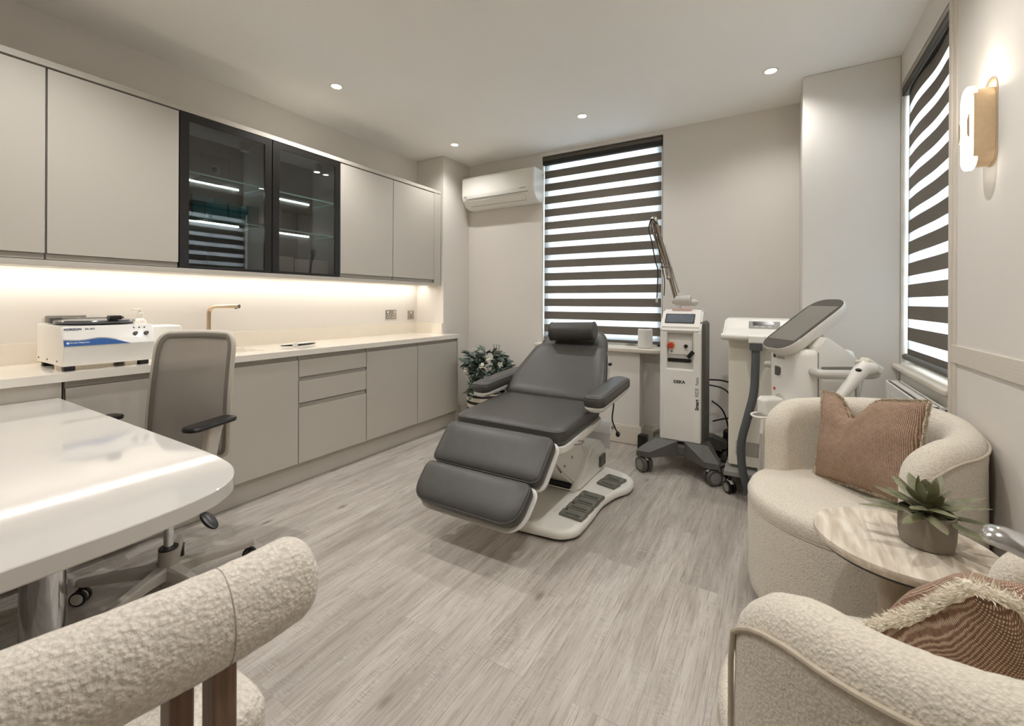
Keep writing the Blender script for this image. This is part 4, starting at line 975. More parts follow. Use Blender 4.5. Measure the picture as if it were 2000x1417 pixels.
b = bm_(); box(b, (QX0-.02, 3.02, .125), (QX1+.02, 3.44, .158), .008); box(b, (QX0+.03, 3.12, .155), (QX1-.03, 3.36, .178)); obj('base_frame', b, 'grey', t)
for x, y, a in ((QX0-.028, 3.36, 45), (QX1, 3.40, 0), (QX0+.01, 3.08, 40), (QX1, 3.08, 0)): castor(t, x, y, a, .038, .05, 'black', 'grey', .13)

# ------------------------------------------------------------------ console with tilted screen
t = thing('touchscreen_console', 'white treatment console with a large tilted dark touchscreen and two handpieces', 'treatment machine', (.16, 2.80, 0), R(-57), world=False)
CW, CD = .30, .28
def L2(x, y, z): return Vector((x, y, z))
b = bm_(); ol = rrect(CW, CD, [.03, .03, .06, .075], 7)
puff(b, ol, [(.02, .10), (0, .12), (0, .93), (.006, .958), (.022, .968)]); obj('body', b, 'whiteg', t, sharp=55)
b = bm_(); pr = [(-.06, .90), (.139, .90), (.139, .925), (.05, .962), (-.02, 1.022), (-.035, 1.030), (-.048, 1.026), (-.075, .985)]
pr = [(-.085, .92), (.139, .90), (.139, .928), (.06, .962), (-.015, 1.024), (-.030, 1.030), (-.045, 1.022), (-.075, .968)]
pr = [(-.06, .90), (.1395, .90), (.1395, .925), (-.005, 1.025), (-.022, 1.032), (-.036, 1.026), (-.07, .975)]
loft(b, [[L2(x, y, z) for y, z in pr] for x in (-CW/2+.002, CW/2+.001)]); bmesh.ops.bevel(b, geom=list(b.edges), offset=.006, segments=2, affect='EDGES'); obj('rear_cowl', b, 'whiteg', t)
b = bm_(); box(b, (CW/2-.001, -.068, .14), (CW/2+.0006, -.063, .955)); obj('panel_seam', b, 'grey', t)
tl = R(37); up = Vector((0, math.cos(tl), math.sin(tl))); ST = basis((.005, -.045, 1.092), (1, 0, 0), up)
os2 = rpoly([(-.125, -.215), (.125, -.215), (.125, .215), (-.125, .215)], .105, 10)
b = bm_(); puff(b, os2, [(.05, -.075), (.018, -.055), (.004, -.025), (0, -.006), (.002, 0)], ST); sn = obj('screen_housing', b, 'white', t, sharp=60)
b = bm_(); puff(b, inset(os2, .004), [(0, -.001), (0, .0022), (.001, .003)], ST); bz = obj('screen_glass', b, 'screen', sn)
b = bm_(); puff(b, rrect(.205, .29, .004, 2), [(0, .0028), (0, .0036)], ST @ Matrix.Translation((0, .004, 0))); obj('display', b, 'lcd', sn)
b = bm_(); puff(b, rrect(.17, .20, .05, 6, 0, -.03), [(0, .93), (.01, 1.0), (.03, 1.05)]); obj('screen_neck', b, 'lgrey', t)
FY_ = -CD/2
text('logo_text', 'in', .030, basis((-.085, FY_-.0006, .905), (1, 0, 0), (0, 0, 1)), 'ink', t, bold=.0012)
text('logo_text', 'nove', .032, basis((-.055, FY_-.0006, .902), (1, 0, 0), (0, 0, 1)), 'grey', t)
b = bm_(); puff(b, rpoly([(-.03, -.032), (.015, -.032), (.032, -.012), (.032, .028), (-.03, .032)], .012, 4), [(-.006, 0), (0, .004), (.004, .001)], basis((-.045, FY_, .835), (1, 0, 0), (0, 0, 1))); pk = obj('pocket', b, 'white', t)
b = bm_(); puff(b, rpoly([(-.022, -.024), (.012, -.024), (.024, -.008), (.024, .022), (-.022, .025)], .008, 4), [(0, .002), (0, .0045)], basis((-.045, FY_, .835), (1, 0, 0), (0, 0, 1))); obj('pocket_opening', b, 'dgrey', pk)
b = bm_(); puff(b, rrect(.075, .19, .037, 8), [(-.003, 0), (0, .004), (.006, .002)], basis((-.03, FY_, .62), (1, 0, 0), (0, 0, 1))); obj('connector_recess', b, 'lgrey', t)
b = bm_(); puff(b, rrect(.085, .105, .018, 5), [(.004, 0), (0, .01), (0, .085), (.01, .10), (.025, .105)], basis((-.035, FY_-.001, .645), (1, 0, 0), (0, 0, 1))); cn = obj('connector', b, 'white', t)
b = bm_(); tube(b, spline([(-.075, FY_-.03, .605), (-.09, FY_-.115, .595), (-.03, FY_-.135, .592), (.02, FY_-.10, .60), (.012, FY_-.03, .615)], 6), .006, 10); obj('connector_clip', b, 'whiteg', cn)
b = bm_(); tube(b, spline([(-.035, FY_-.05, .61), (-.035, FY_-.075, .56), (-.035, FY_-.08, .53), (-.04, FY_-.082, .50)], 4), [.032, .030, .028, .026, .024, .023, .022, .021, .02, .02, .02, .02, .02], 14); obj('connector_neck', b, 'white', cn)
hp = spline([(-.04, FY_-.082, .50), (-.045, FY_-.088, .36), (-.06, FY_-.09, .22), (-.06, FY_-.085, .10), (-.05, FY_-.08, .06)], 8)
b = bm_(); tube(b, hp, [.0155+.0012*(i % 2) for i in range(len(hp))], 12); obj('hose', b, 'hosel', cn)
b = bm_(); cyl(b, (.075, FY_, .66), (.075, FY_-.003, .66), .026); cyl(b, (.08, FY_-.003, .655), (.08, FY_-.008, .655), .009); obj('key_lock', b, 'lgrey', t)
b = bm_(); cyl(b, (-.075, FY_, .735), (-.075, FY_-.003, .735), .008); obj('red_lamp', b, 'red', t)
b = bm_(); tube(b, spline([(-.155, -.10, .85), (-.19, -.11, .85), (-.195, -.06, .85), (-.17, -.02, .85)], 5), .018, 12); obj('side_grip', b, 'lgrey', t)
b = bm_(); sxh = CW/2
tube(b, spline([(sxh-.01, -.085, .862), (sxh+.05, -.095, .858), (sxh+.07, -.04, .858), (sxh+.07, .08, .858), (sxh+.07, .15, .858), (sxh+.04, .185, .86), (sxh-.02, .19, .86)], 6), .022, 14, sy=1.0); obj('handle', b, 'lgrey', t)
b = bm_(); box(b, (sxh+.0008, -.05, .872), (sxh+.0022, .12, .885)); obj('handle_recess', b, 'grey', t)
b = bm_(); box(b, (sxh-.02, .139, .11), (sxh-.005, .150, .925), .002); obj('rear_edge', b, 'lgrey', t)
# gun handpiece resting on the handle
xg = sxh+.10
b = bm_(); pts = spline([(xg, -.045, .745), (xg, .0, .80), (xg, .045, .855), (xg-.005, .09, .895), (xg-.01, .14, .888)], 5)
tube(b, pts, [.021, .022, .023, .024, .025, .026, .026, .027, .028, .029, .030, .031, .032, .033, .034, .035, .035, .034, .032, .028, .022], 14, sx=1.0); gh = obj('handpiece', b, 'white', t)
b = bm_(); box(b, (-.026, -.05, -.02), (.026, .05, .018), .012, 3, Matrix.Translation((xg-.01, .125, .905)) @ Matrix.Rotation(R(-32), 4, 'X')); tube(b, [(xg-.01, .045, .925), (xg-.01, .085, .925)], .006, 8); obj('handpiece_head', b, 'cream', gh)
b = bm_(); ball(b, (xg+.012, .045, .885), .014, .014, .010); obj('trigger', b, 'black', gh)
hp = spline([(xg, -.045, .745), (xg, -.075, .705), (xg, -.10, .64), (xg, -.11, .50), (xg-.02, -.12, .30), (xg-.06, -.12, .16)], 12)
b = bm_(); tube(b, hp, [.016+.0045*(i % 2) for i in range(len(hp))], 14); obj('handpiece_hose', b, 'hosel', gh, sharp=80)
b = bm_(); tube(b, [(xg-.03, .05, .86), (xg-.02, .07, .72), (xg-.02, .10, .86)], .0012, 6); obj('tether', b, 'grey', gh)
b = bm_(); slab(b, rrect(.40, .40, .06, 6), .085, .115, .008); obj('base', b, 'dgrey', t)
for x, y, a in ((-.17, -.17, 50), (.17, -.17, 20), (-.17, .17, 0), (.17, .17, 0)): castor(t, x, y, a, .040, .05, 'black', 'lgrey', .09)

# ------------------------------------------------------------------ roller blinds with opaque and sheer bands
M['blind1'] = stripes('zebra blind fabric', 'z', .9155-.1250*4, .1250, .585, (134, 127, 118), (240, 244, 246), sheer=True)
t = thing('roller_blind', 'grey and sheer striped roller blind on the back window', 'blind', (-1.385, 3.84, 2.62), group=None)
b = bm_(); puff(b, rpoly([(0, 0), (.075, 0), (.075, .075), (0, .075)], [.045, .01, .01, .01], 6), [(0, 0), (0, 1.135)], basis((-1.953, 3.905, 2.540), (0, -1, 0), (0, 0, 1)) @ Matrix.Diagonal((1, 1, -1, 1))); hr_ = obj('cassette', b, 'black', t)
b = bm_(); box(b, (-1.944, 3.827, 2.578), (-.823, 3.8305, 2.608)); box(b, (-1.944, 3.836, 2.538), (-.823, 3.8375, 2.572)); obj('cassette_fascia', b, mat('blind fabric grey', (96, 89, 81), .9, var=.06, vs=200), hr_, smooth=False)
fz = bm_(); box(fz, (-1.944, 3.858, .864), (-.830, 3.8588, 2.56)); fb = obj('fabric', fz, 'blind1', t, smooth=False)
b = bm_(); box(b, (-1.944, 3.848, .838), (-.830, 3.868, .864), .006); obj('bottom_bar', b, 'dgrey', t)
b = bm_()
tube(b, [(-.818, 3.842, 2.54), (-.818, 3.842, 1.05)], .003, 8); tube(b, [(-.818, 3.842, 1.05), (-.816, 3.85, 1.03), (-.814, 3.858, 1.05), (-.814, 3.858, 2.54)], .003, 8); obj('pull_cord', b, 'hose', t)
M['blind2'] = stripes('zebra blind fabric, side window', 'z', 1.2105-.1228*8, .1228, .60, (134, 127, 118), (240, 244, 246), sheer=True)
t = thing('roller_blind', 'grey and sheer striped roller blind on the right-hand window', 'blind', (.655, 2.9, 2.48))
b = bm_(); puff(b, rpoly([(0, 0), (.06, 0), (.06, .075), (0, .075)], [.045, .01, .01, .01], 6), [(0, 0), (0, .895)], basis((.696, 2.472, 2.410), (-1, 0, 0), (0, 0, 1)) @ Matrix.Diagonal((1, 1, 1, 1))); hr_ = obj('cassette', b, 'black', t)
b = bm_(); box(b, (.6335, 2.478, 2.452), (.6365, 3.362, 2.478)); box(b, (.6435, 2.478, 2.408), (.645, 3.362, 2.446)); obj('cassette_fascia', b, 'frame', hr_, smooth=False)
N = 48; b = bm_(); vg = {}
for k in (0, 1):
    for i in range(N+1):
        for j in range(41):       # the hanging cloth ripples a little, most of all near the roller
            y = 2.480+.875*i/N; z = .905+1.51*j/40; x = .662+.0055*math.sin(y*11.5)*(j/40)**1.3+.0008*k
            vg[i, j, k] = b.verts.new((x, y, z))
for k in (0, 1):
    for i in range(N):
        for j in range(40): b.faces.new((vg[i, j, k], vg[i+1, j, k], vg[i+1, j+1, k], vg[i, j+1, k]))
obj('fabric', b, 'blind2', t, smooth=False)
b = bm_(); tube(b, [(.655, 2.480, .892), (.655, 3.355, .892)], .018, 14); obj('bottom_bar', b, 'dgrey', t)

# ------------------------------------------------------------------ air conditioner, speaker, radiator
t = thing('air_conditioner', 'white wall-mounted air conditioner high in the back left corner', 'air conditioner', (-2.33, YB, 2.16))
AX0, AX1 = -2.765, -1.93
b = bm_(); pr = [(3.8215, 2.165), (3.8215, 2.475), (3.62, 2.472), (3.595, 2.455), (3.592, 2.28), (3.605, 2.235), (3.66, 2.175), (3.72, 2.155)]
loft(b, [[Vector((x, y, z)) for y, z in pr] for x in (AX0, AX1)]); bmesh.ops.bevel(b, geom=[e for e in b.edges], offset=.008, segments=3, affect='EDGES'); bd_ = obj('body', b, 'white', t)
b = bm_(); box(b, (AX0+.05, 3.592, 2.243), (AX1-.06, 3.608, 2.246), 0); obj('front_gap', b, 'grey', t)
b = bm_(); dd = (Vector((0, 3.66, 2.175))-Vector((0, 3.605, 2.235))).normalized(); FT = basis((-2.36, 3.630, 2.2025), (1, 0, 0), -dd)
puff(b, rrect(.66, .062, .006, 3), [(0, -.002), (0, .003), (.002, .004)], FT); fl = obj('flap', b, 'white', t)
b = bm_(); box(b, (-.325, -.0345, -.002), (.325, -.0315, .003), 0, 1, FT); obj('flap_gap', b, 'dgrey', fl)
b = bm_(); box(b, (AX1-.15, 3.5905, 2.278), (AX1-.085, 3.5925, 2.284)); obj('badge', b, 'grey', t)
b = bm_(); box(b, (AX0+.03, 3.5905, 2.262), (AX0+.06, 3.5925, 2.272), .002); obj('badge', b, 'grey', t)
b = bm_()
for z in (2.425, 2.395): ball(b, (AX1+.0005, 3.79, z), .002, .016, .014, 12)
obj('side_emblem', b, 'lgrey', t)
t = thing('speaker', 'plain white cylindrical speaker on the window sill', 'speaker', (-.935, 3.745, .816))
b = bm_(); lathe(b, [(.050, 0), (.058, .004), (.060, .012), (.060, .150), (.057, .158), (.050, .161), (.0, .161)], (-.935, 3.745, .816), 40); sb = obj('speaker_body', b, 'white', t)
b = bm_(); lathe(b, [(.044, .1612), (.046, .1618), (.048, .1612)], (-.935, 3.745, .816), 32); obj('touch_ring', b, 'lgrey', sb)
t = thing('radiator', 'white panel radiator under the right-hand window, behind the cream armchair', 'radiator', (.58, 2.86, .1))
RX0, RX1, RYA, RYB, RZ = .545, .622, 2.50, 3.245, .765
b = bm_(); box(b, (RX0, RYA, .10), (RX0+.012, RYB, RZ-.006), .003); box(b, (RX1-.012, RYA, .10), (RX1, RYB, RZ-.006), .003); box(b, (RX0, RYB-.006, .10), (RX1, RYB, RZ), .002); box(b, (RX0, RYA, .10), (RX1, RYA+.006, RZ), .002)
for i in range(14): box(b, (RX0-.003, RYA+.03+i*.05, .14), (RX0, RYA+.055+i*.05, RZ-.05), .002)
obj('panels', b, 'white', t)
b = bm_(); box(b, (RX0+.012, RYA+.006, RZ-.012), (RX0+.018, RYB-.006, RZ-.004)); box(b, (RX1-.024, RYA+.006, RZ-.012), (RX1-.018, RYB-.006, RZ-.004)); obj('vent_gaps', b, 'black', t)
b = bm_(); box(b, (RX0+.020, RYA, RZ-.010), (RX1-.026, RYB, RZ), .002); obj('top_grille', b, 'white', t)
b = bm_(); cyl(b, (.585, 2.56, 0), (.585, 2.56, .12), .009); cyl(b, (.585, 3.19, 0), (.585, 3.19, .12), .009); obj('pipes', b, 'white', t)

# ------------------------------------------------------------------ wall sconce
SYc, SZ0, SZ1 = 2.07, 1.66, 1.925
t = thing('wall_sconce', 'lit brass capsule wall lamp on the right-hand wall', 'wall lamp', (XR, SYc, 1.78))
def cap(w, h, n=10): return rrect(w, h, w/2-.0005, n)
WT = basis((XR-.0005, SYc, (SZ0+SZ1)/2), (0, -1, 0), (0, 0, 1))       # local z points into the room
b = bm_(); puff(b, cap(.100, SZ1-SZ0+.030), [(0, 0), (0, .004), (.001, .005)], WT @ Matrix.Translation((0, .012, 0))); obj('back_plate', b, 'brass', t)
b = bm_(); oc = cap(.100, SZ1-SZ0); ic = cap(.096, SZ1-SZ0-.004)
def cut(p, top): return (p[0], min(p[1], top))
rings_ = []
topz = (SZ1-SZ0)/2-.014
for o_, z in ((oc, .005), (oc, .056), (ic, .056), (ic, .005)): rings_.append([WT @ Vector((*cut(p, topz), z)) for p in o_])
loft(b, rings_, cap=False, close=True); obj('shade', b, 'brass', t, sharp=50)
b = bm_(); puff(b, cap(.092, SZ1-SZ0+.016), [(.002, .044), (0, .046), (0, .060), (.004, .0635), (.012, .065)], WT); df = obj('diffuser', b, 'lamp2', t)
for s in (1, -1):
    b = bm_(); puff(b, rpoly([(.028*s, -.024), (.0465*s, -.044), (.0465*s, .044), (.028*s, .024)][::s], .02, 5), [(0, .0645), (0, .067)], WT); obj('clip', b, 'brass', t)
l = bpy.data.lights.new('sconce_glow', 'POINT'); l.energy = 2.6; l.color = (1, .86, .66); l.shadow_soft_size = .012
o = bpy.data.objects.new('sconce_glow', l); C.objects.link(o); o.parent = t; o.location = (-.028, 0, (SZ1-SZ0)/2)

# ------------------------------------------------------------------ boucle armchairs
def rough(bm, amp, scale=60, seed=0.0):
    bm.normal_update()
    for v in bm.verts: v.co += v.normal*amp*noise.noise(v.co*scale+Vector((seed, seed, seed)))
def tub(label, cx, cy, face, seed):
    t = thing('tub_armchair', label, 'armchair', (cx, cy, 0), R(face+90), world=False)
    RO, TH, HB, HA = .355, .105, .805, .768
    def H_(a):          # height of the rim; a: angle from the back, in degrees
        k = min(1, abs(a)/95); return HB + (HA-HB)*(.5-.5*math.cos(PI*k))
    A, EXT, RC, RT = 80, .165, .160, .050; steps = [A*i/40 for i in range(-40, 41)]
    def resample(o, m):
        o = [Vector((x, 0, z)) for x, z in o]; d = [0]
        for p, q in zip(o, o[1:]): d.append(d[-1]+(q-p).length)
        r = []; k = 0
        for i in range(m):
            s = d[-1]*i/(m-1)
            while k < len(d)-2 and d[k+1] < s: k += 1
            f_ = (s-d[k])/max(1e-9, d[k+1]-d[k]); p = o[k].lerp(o[k+1], min(1, f_)); r.append((p.x, p.z))
        return r
    def section(h, kt):
        mid = RO-TH/2; hw = TH/2*kt; zr = .046*max(.3, kt); ro, ri = mid+hw, mid-hw; out = []
        for z, dr in ((.050, -.022), (.062, -.008), (.10, 0), (.20, .0), (.30, .002), (.40, .003), (.50, .003), (.58, .002)):
            if z < h-zr-.02: out.append((ro+dr*kt, z))
        for i in range(13):
            q = PI*i/12; out.append((mid+hw*math.cos(q), h-zr+zr*math.sin(q)))
        for z in (.56, .48, .40):
            if z < h-zr-.02: out.append((ri, z))
        out += [(ri, .30), (ri, .05)]
        return resample(out, 30)
    rings = []
    def addring(a, ext):
        u = max(0, (ext-(EXT-RC))/RC); h = H_(abs(a))-RC*(1-math.sqrt(max(0, 1-u*u)))*.95
        kt = 1 if ext < EXT-RT else max(.10, math.sqrt(max(0, 1-((ext-(EXT-RT))/RT)**2)))
        aa = R(90+a)+ext/(RO-TH/2)*(1 if a > 0 else -1)
        rings.append([Vector((x*math.cos(aa), x*math.sin(aa), z)) for x, z in section(h, kt)])
    ex = [EXT*k for k in (.15, .3, .45, .58, .68, .77, .85, .91, .96, .99, 1.0)]
    for e in ex[::-1]: addring(-A, e)
    for a in steps: addring(a, 0)
    for e in ex: addring(A, e)
    b = bm_(); loft(b, rings); bmesh.ops.recalc_face_normals(b, faces=b.faces)
    bmesh.ops.subdivide_edges(b, edges=b.edges, cuts=1, use_grid_fill=True, smooth=.6)
    rough(b, .0009, 130, seed); bk = obj('back', b, 'boucle', t, sharp=80)
    sm = []; rr_ = RO+.0035
    def sp(aa, z): return Vector((rr_*math.cos(aa), rr_*math.sin(aa), z))
    for a in steps: sm.append(sp(R(90+a), H_(abs(a))-.048))
    def end(sg):
        o = []
        for e in (.2, .4, .55, .68, .78):
            u = max(0, (EXT*e-(EXT-RC))/RC); o.append(sp(R(90+sg*A)+sg*EXT*e/(RO-TH/2), H_(A)-RC*(1-math.sqrt(1-u*u))*1.1-.048))
        z = o[-1].z; aa = R(90+sg*A)+sg*EXT*.82/(RO-TH/2)
        return o+[sp(aa, z-.05), sp(aa, z-.15), sp(aa, .30), sp(aa, .10)]
    lead, tail = end(-1)[::-1], end(1)
    b = bm_(); tube(b, lead+sm+tail, .0045, 8); obj('seam', b, 'seam', bk)
    b = bm_(); lathe(b, [(.27, .045), (.32, .047), (.338, .060), (.344, .10), (.346, .30), (.346, .385), (.341, .392), (.345, .40), (.347, .43), (.335, .455), (.29, .468), (.20, .474), (.08, .476), (.0, .476)], (0, 0, 0), 72)
    bmesh.ops.subdivide_edges(b, edges=[e for e in b.edges], cuts=1, use_grid_fill=True); rough(b, .0008, 130, seed+3); st = obj('seat', b, 'boucle', t, sharp=80)
    b = bm_(); tube(b, [Vector((.344*math.cos(2*PI*i/60), .344*math.sin(2*PI*i/60), .392)) for i in range(60)], .0035, 6, closed=True); obj('seam', b, 'seam', st)
    b = bm_(); lathe(b, [(.20, .001), (.22, .003), (.22, .047), (.0, .047)], (0, 0, 0), 40); obj('swivel_foot', b, 'rubber', t)
    return t
tub('cream boucle tub armchair in front of the treatment machines, holding a brown cushion', .252, 2.10, 219, 1.0)
tub('cream boucle tub armchair in the near right corner, seen from behind', .252, .99, 135, 5.0)

# ------------------------------------------------------------------ fringed cushions
def cushion(label, loc, right, up, w, h, th, seed, fm, flen):
    right = Vector(right).normalized(); up = Vector(up); up = (up-right*up.dot(right)).normalized(); yv = up.cross(right)
    t = bpy.data.objects.new('scatter_cushion', None); C.objects.link(t); t.empty_display_size = .05
    t.matrix_world = Matrix(((right.x, yv.x, up.x, loc[0]), (right.y, yv.y, up.y, loc[1]), (right.z, yv.z, up.z, loc[2]), (0, 0, 0, 1)))
    tag(t, label, 'cushion')
    N = 36; rnd = random.Random(seed)
    def P(u, v, s):
        q = max(0, 1-abs(u)**2.6)*max(0, 1-abs(v)**2.6)
        x = u*w/2*(1-.07*(1-abs(v)**2)*abs(u)**3); z = v*h/2*(1-.07*(1-abs(u)**2)*abs(v)**3)
        y = s*th/2*q**.55
        ch = math.exp(-((u+.22)/.26)**2)*max(0, (v+.1)/1.1)**1.6     # the chopped dent in the top edge
        z -= .085*ch*h/.36; y -= s*th*.16*ch
        y += .008*noise.noise(Vector((u*2.2+seed, v*2.2, s)))
        return Vector((x, y, z))
    b = bm_(); g = {}
    for s in (1, -1):
        for i in range(N+1):
            for j in range(N+1):
                edge = i in (0, N) or j in (0, N)
                if edge and s == -1: g[i, j, s] = g[i, j, 1]; continue
                p = P(2*i/N-1, 2*j/N-1, s); 
                if edge: p.y = 0
                g[i, j, s] = b.verts.new(p)
    for s in (1, -1):
        for i in range(N):
            for j in range(N):
                q = (g[i, j, s], g[i+1, j, s], g[i+1, j+1, s], g[i, j+1, s]); b.faces.new(q if s == -1 else q[::-1])
    cv = obj('cover', b, 'weave', t, sharp=120)
    b = bm_(); per = []; core = flen*(.20 if flen < .02 else .42)
    for i in range(N): per.append((2*i/N-1, -1))
    for i in range(N): per.append((1, 2*i/N-1))
    for i in range(N): per.append((1-2*i/N, 1))
    for i in range(N): per.append((-1, 1-2*i/N))
    pp = [P(u, v, 1) for u, v in per]
    for p in pp: p.y = 0
    m = len(pp)
    tube(b, [p+Vector((.003*noise.noise(p*60), .004*noise.noise(p*45+Vector((9, 0, 0))), 0)) for p in pp], [core*(1+.3*noise.noise(p*70)) for p in pp], 8, closed=True)
    for i in range(m):
        a, c_ = pp[i], pp[(i+1) % m]; tn = (c_-a).normalized(); out = Vector((tn.z, 0, -tn.x))
        for k in range(70):
            p = a.lerp(c_, rnd.random())+Vector((0, rnd.uniform(-1, 1)*core*.8, 0)); L = flen*(.45+.4*rnd.random()); d = (out + tn*rnd.uniform(-.9, .9) + Vector((0, rnd.uniform(-.9, .9), 0)) + Vector((0, 0, -.2))).normalized()
            sd = d.cross(Vector((rnd.uniform(-1, 1), rnd.uniform(-1, 1), rnd.uniform(-1, 1)))).normalized()*.0010
            q = p + d*L*.6 + Vector((0, rnd.uniform(-.2, .2)*L, 0)); e = q + (d+Vector((0, 0, -.5))).normalized()*L*.4
            vs = [b.verts.new(x) for x in (p-sd, p+sd, q+sd, q-sd, e)]
            b.faces.new(vs[:4]); b.faces.new((vs[3], vs[2], vs[4]))
    fr = obj('fringe', b, fm, t, smooth=False); fr['kind'] = 'stuff'
    return t
nA = Vector((-.777, -.629, 0)); rA = Vector((.629, -.777, 0))
cushion('brown dotted cushion with a cream fringe leaning in the armchair by the treatment machines', (.300, 2.135, .665), rA+Vector((0, 0, .12)), Vector((0, 0, 1))-nA*.22+rA*.12, .43, .36, .13, 11, 'fringe', .017)
cushion('brown dotted cushion with a thick pale fringe in the near right armchair', (.385, 1.130, .590), (.92, .25, -.20), (.25, -.6, .72), .35, .32, .20, 23, 'fringe2', .024)

# ------------------------------------------------------------------ side table and succulent
t = thing('side_table', 'round travertine side table between the two cream armchairs', 'table', (.285, 1.495, 0))
b = bm_(); lathe(b, [(.172, .560), (.182, .562), (.1885, .572), (.189, .580), (.1875, .585), (.0, .585)], (.285, 1.495, 0), 72); obj('table_top', b, 'trav', t)
b = bm_(); lathe(b, [(.175, .5535), (.178, .5605)], (.285, 1.495, 0), 60); obj('under_disc', b, 'black', t)
b = bm_(); lathe(b, [(.11, .0), (.115, .006), (.11, .02), (.045, .03), (.040, .06), (.040, .52), (.07, .545), (.07, .5538)], (.275, 1.475, 0), 36); obj('stem', b, 'travb', t)
def leaf(b, base, azi, elev, L, w, curl=.4, th=.006, seg=7, fold=.25, roll=0.0):
    """one pointed leaf with thickness, starting at base"""
    d = Vector((math.cos(azi)*math.cos(elev), math.sin(azi)*math.cos(elev), math.sin(elev))); s0 = Vector((-math.sin(azi), math.cos(azi), 0)); sd = Matrix.Rotation(roll, 3, d) @ s0; nn = sd.cross(d)
    p = Vector(base); rg = []
    for i in range(seg+1):
        k = i/seg; ww = w*(math.sin(PI*min(1, (k*.86+.06))**.8))**.9 if k < 1 else w*.04; ww = max(ww, w*.05); q = th*(1-.85*k)
        rg.append([p-sd*ww*.5+nn*fold*ww*.5, p-nn*q*.5, p+sd*ww*.5+nn*fold*ww*.5, p+nn*q*.35])
        e2 = elev - curl*k; d2 = Vector((math.cos(azi)*math.cos(e2), math.sin(azi)*math.cos(e2), math.sin(e2))); p = p+d2*(L/seg); nn = sd.cross(d2)
    loft(b, rg)
PX, PY = .335, 1.505
t = thing('potted_succulent', 'green succulent in a grey cement pot on the round side table', 'potted plant', (PX, PY, .585))
b = bm_(); lathe(b, [(.045, .0), (.052, .004), (.0555, .025), (.0565, .05), (.056, .085), (.054, .087), (.052, .084), (.052, .074), (.0, .074)], (PX, PY, .585), 48); obj('pot', b, 'concrete', t)
b = bm_(); lathe(b, [(.0518, .0742), (.04, .078), (.0, .08)], (PX, PY, .585), 24); obj('soil', b, 'soil', t)
b = bm_(); rn = random.Random(3); z0 = .585+.082
for ringi, (n, el, L, w, cu) in enumerate(((9, .10, .128, .029, .30), (8, .42, .112, .030, .35), (6, .85, .075, .034, .25), (5, 1.25, .050, .030, -.25))):
    for i in range(n):
        a = 2*PI*(i+ringi*.37)/n + rn.uniform(-.15, .15)
        leaf(b, (PX+.008*math.cos(a), PY+.008*math.sin(a), z0+.012*ringi), a, el+rn.uniform(-.1, .12), L*rn.uniform(.85, 1.12), w, cu, .007)
cyl(b, (PX, PY, z0-.012), (PX, PY, z0+.05), .012)
obj('rosette', b, 'succ', t, sharp=60)

# ------------------------------------------------------------------ plant in the striped basket
M['bask'] = stripes('black and cream stripes', 'z', .0, .062, .42, (36, 33, 31), (226, 216, 196))
PX, PY = -2.36, 3.47
t = thing('potted_plant', 'leafy grey-green plant with white flowers in a striped basket behind the treatment chair', 'potted plant', (PX, PY, 0))
b = bm_(); lathe(b, [(.13, .0), (.145, .006), (.185, .16), (.19, .30), (.185, .345), (.178, .345), (.18, .30), (.0, .29)], (PX, PY, 0), 48); obj('basket', b, 'bask', t)
b = bm_(); lathe(b, [(.1795, .292), (.1, .31), (.0, .315)], (PX, PY, 0), 24); obj('soil', b, 'soil', t)
rn = random.Random(5); b = bm_(); bw = bm_()
for k in range(40):
    a = rn.uniform(0, 2*PI); sp = rn.uniform(.02, .31)*(.7 if PI/2 < a < 3*PI/2 else 1); hh = rn.uniform(.55, .78)-.26*sp/.31*rn.uniform(.3, 1)
    p0 = Vector((PX+.06*math.cos(a), PY+.06*math.sin(a), .30)); p2 = Vector((PX+sp*1.05*math.cos(a), PY+sp*.85*math.sin(a), hh)); p1 = (p0+p2)*.5+Vector((0, 0, .08))
    pts = spline([p0, p1, p2], 6); tube(b, pts, .003, 5)
    for q in pts[4:]:
        for s in range(2):
            if q.x < PX-.235: continue
            aa = a+rn.uniform(-1.3, 1.3); ll = rn.uniform(.085, .135)
            if q.x+ll*math.cos(aa) < -2.64: aa = PI-aa
            leaf(b, q, aa, rn.uniform(-.1, .95), ll, rn.uniform(.024, .034), rn.uniform(.2, 1.0), .0015, 5, .2, rn.choice((-1, 1))*rn.uniform(.3, 1.2))
for k in range(3):
    a = rn.uniform(0, 6); tube(b, spline([(PX+.08, PY-.02, .55), (PX+.10+.02*k, PY-.03, .68), (PX+.09+.03*k, PY-.02, .80)], 5), .0035, 5)
obj('foliage', b, 'leaf', t, sharp=60)
for cx_, cy_, cz_, rr_ in ((PX+.07, PY-.17, .60, .042), (PX+.10, PY-.12, .68, .036), (PX-.13, PY-.16, .56, .026), (PX-.12, PY-.06, .735, .020), (PX+.2, PY-.08, .62, .03), (PX-.13, PY-.16, .51, .022)):
    b = bm_()
    for i in range(26):
        a = rn.uniform(0, 2*PI); e = rn.uniform(-.5, 1.3); d = Vector((math.cos(a)*math.cos(e), math.sin(a)*math.cos(e), math.sin(e)))
        leaf(b, Vector((cx_, cy_, cz_))+d*rr_*.3, a, e, rr_*.8, rr_*.55, .5, .001, 3, .2)
    tube(b, [(cx_, cy_, cz_), (cx_*.6+PX*.4, cy_*.6+PY*.4, cz_-.15)], .003, 5)
    obj('flower_head', b, 'petal', t)

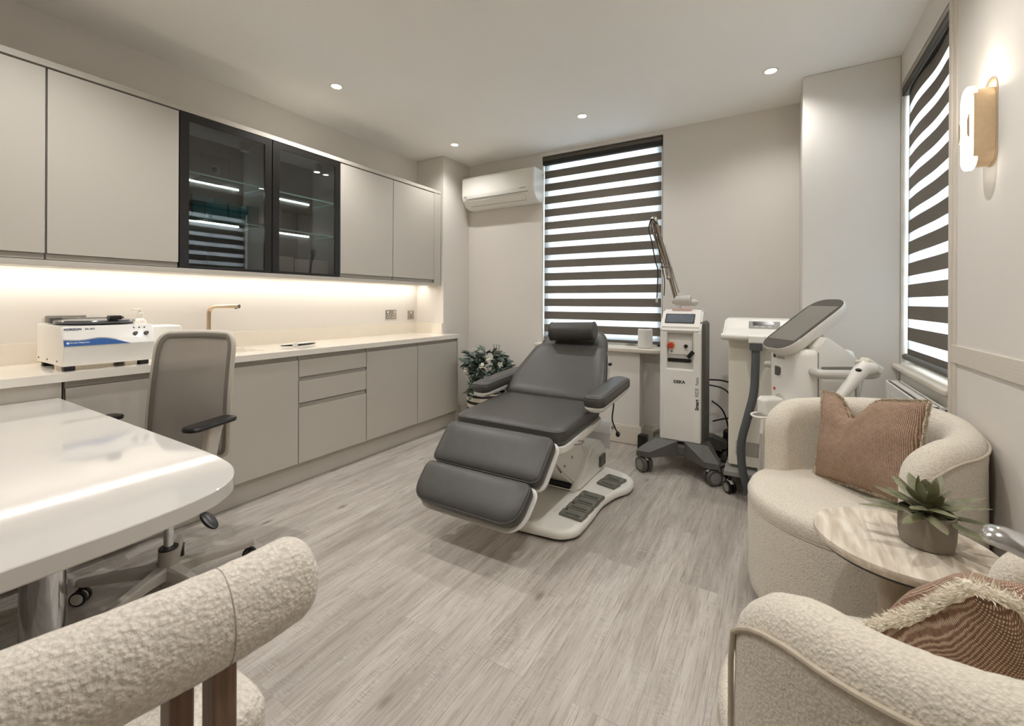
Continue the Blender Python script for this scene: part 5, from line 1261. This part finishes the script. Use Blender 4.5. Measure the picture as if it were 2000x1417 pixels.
# ------------------------------------------------------------------ foreground boucle chair
t = thing('visitor_chair', 'pale boucle chair with a thick rolled backrest and wooden legs, at the bottom left', 'chair', (-.80, .18, 0))
b = bm_()
path = spline([(-.93, -.30, .77), (-.80, -.17, .77), (-.722, -.02, .77), (-.678, .13, .77), (-.650, .27, .77), (-.642, .36, .77), (-.646, .432, .77)], 14)
dens = []; tot = 0
Pn = len(path)
rad = [.066*min(1, math.sqrt(max(.0, 1-(max(0, (i-(Pn-9))/9.2))**2)), math.sqrt(max(.0, 1-(max(0, (8-i)/8.2))**2))) for i in range(Pn)]
tube(b, path, [max(r_, .004)*.86 for r_ in rad], 48, sx=.92, sy=1.12, up=(0, 0, 1)); rough(b, .0012, 60, 2.0); br_ = obj('backrest', b, 'boucle2', t, sharp=120)
ii = Pn-24
b = bm_(); p = path[ii]; d = (path[ii+1]-path[ii-1]).normalized(); x_ = Vector((0, 0, 1)).cross(d).normalized(); y_ = d.cross(x_)
tube(b, [p+x_*.0520*math.cos(a)+y_*.0634*math.sin(a) for a in [2*PI*i/40 for i in range(40)]], .0010, 6, closed=True); obj('seam', b, 'frame', br_)
b = bm_(); puff(b, rpoly([(-1.20, -.10), (-.78, -.08), (-.765, .462), (-1.20, .462)], .07, 8), [(.05, .385), (.012, .39), (0, .405), (0, .47), (.010, .490), (.03, .50), (.08, .505)]); bmesh.ops.subdivide_edges(b, edges=b.edges, cuts=3, use_grid_fill=True); rough(b, .0016, 120, 1.0); obj('seat', b, 'boucle2', t, sharp=120)
for x, y, x2, y2, top in ((-.632, .300, -.628, .300, .72), (-.712, .284, -.716, .284, .72), (-.78, -.10, -.76, -.12, .70), (-1.14, .40, -1.15, .41, .40), (-1.14, -.05, -1.15, -.06, .40)):
    b = bm_(); loft(b, [[Vector((cx_+q[0], cy_+q[1], z)) for q in rrect(.034, .030, .005, 3)] for cx_, cy_, z in ((x2, y2, 0.0), (x, y, top))]); obj('leg', b, 'walnut', t)

# ------------------------------------------------------------------ chrome stand reaching in at the right edge
t = thing('chrome_stand', 'blurred chrome arm of a stand reaching in at the right edge of the picture', 'stand', (.36, .47, 0))
b = bm_(); lathe(b, [(.10, 0), (.10, .012), (.02, .02), (.012, .03), (.012, 1.06), (.0, 1.065)], (.36, .47, 0), 32); obj('pole', b, 'chrome', t)
b = bm_(); tube(b, spline([(.148, .512, 1.012), (.165, .505, 1.010), (.19, .50, .998), (.23, .49, .968), (.30, .48, .955), (.36, .47, .97)], 6), [.006, .010, .012, .013, .014]+[.014]*26, 14, sy=.55); am = obj('arm', b, 'chrome', t)
b = bm_(); cyl(b, (.185, .49, .952), (.20, .50, .945), .018, bev=.004); tube(b, [(.20, .50, .945), (.28, .485, .965), (.36, .47, .98)], .009, 10); obj('knob', b, 'steel', am)
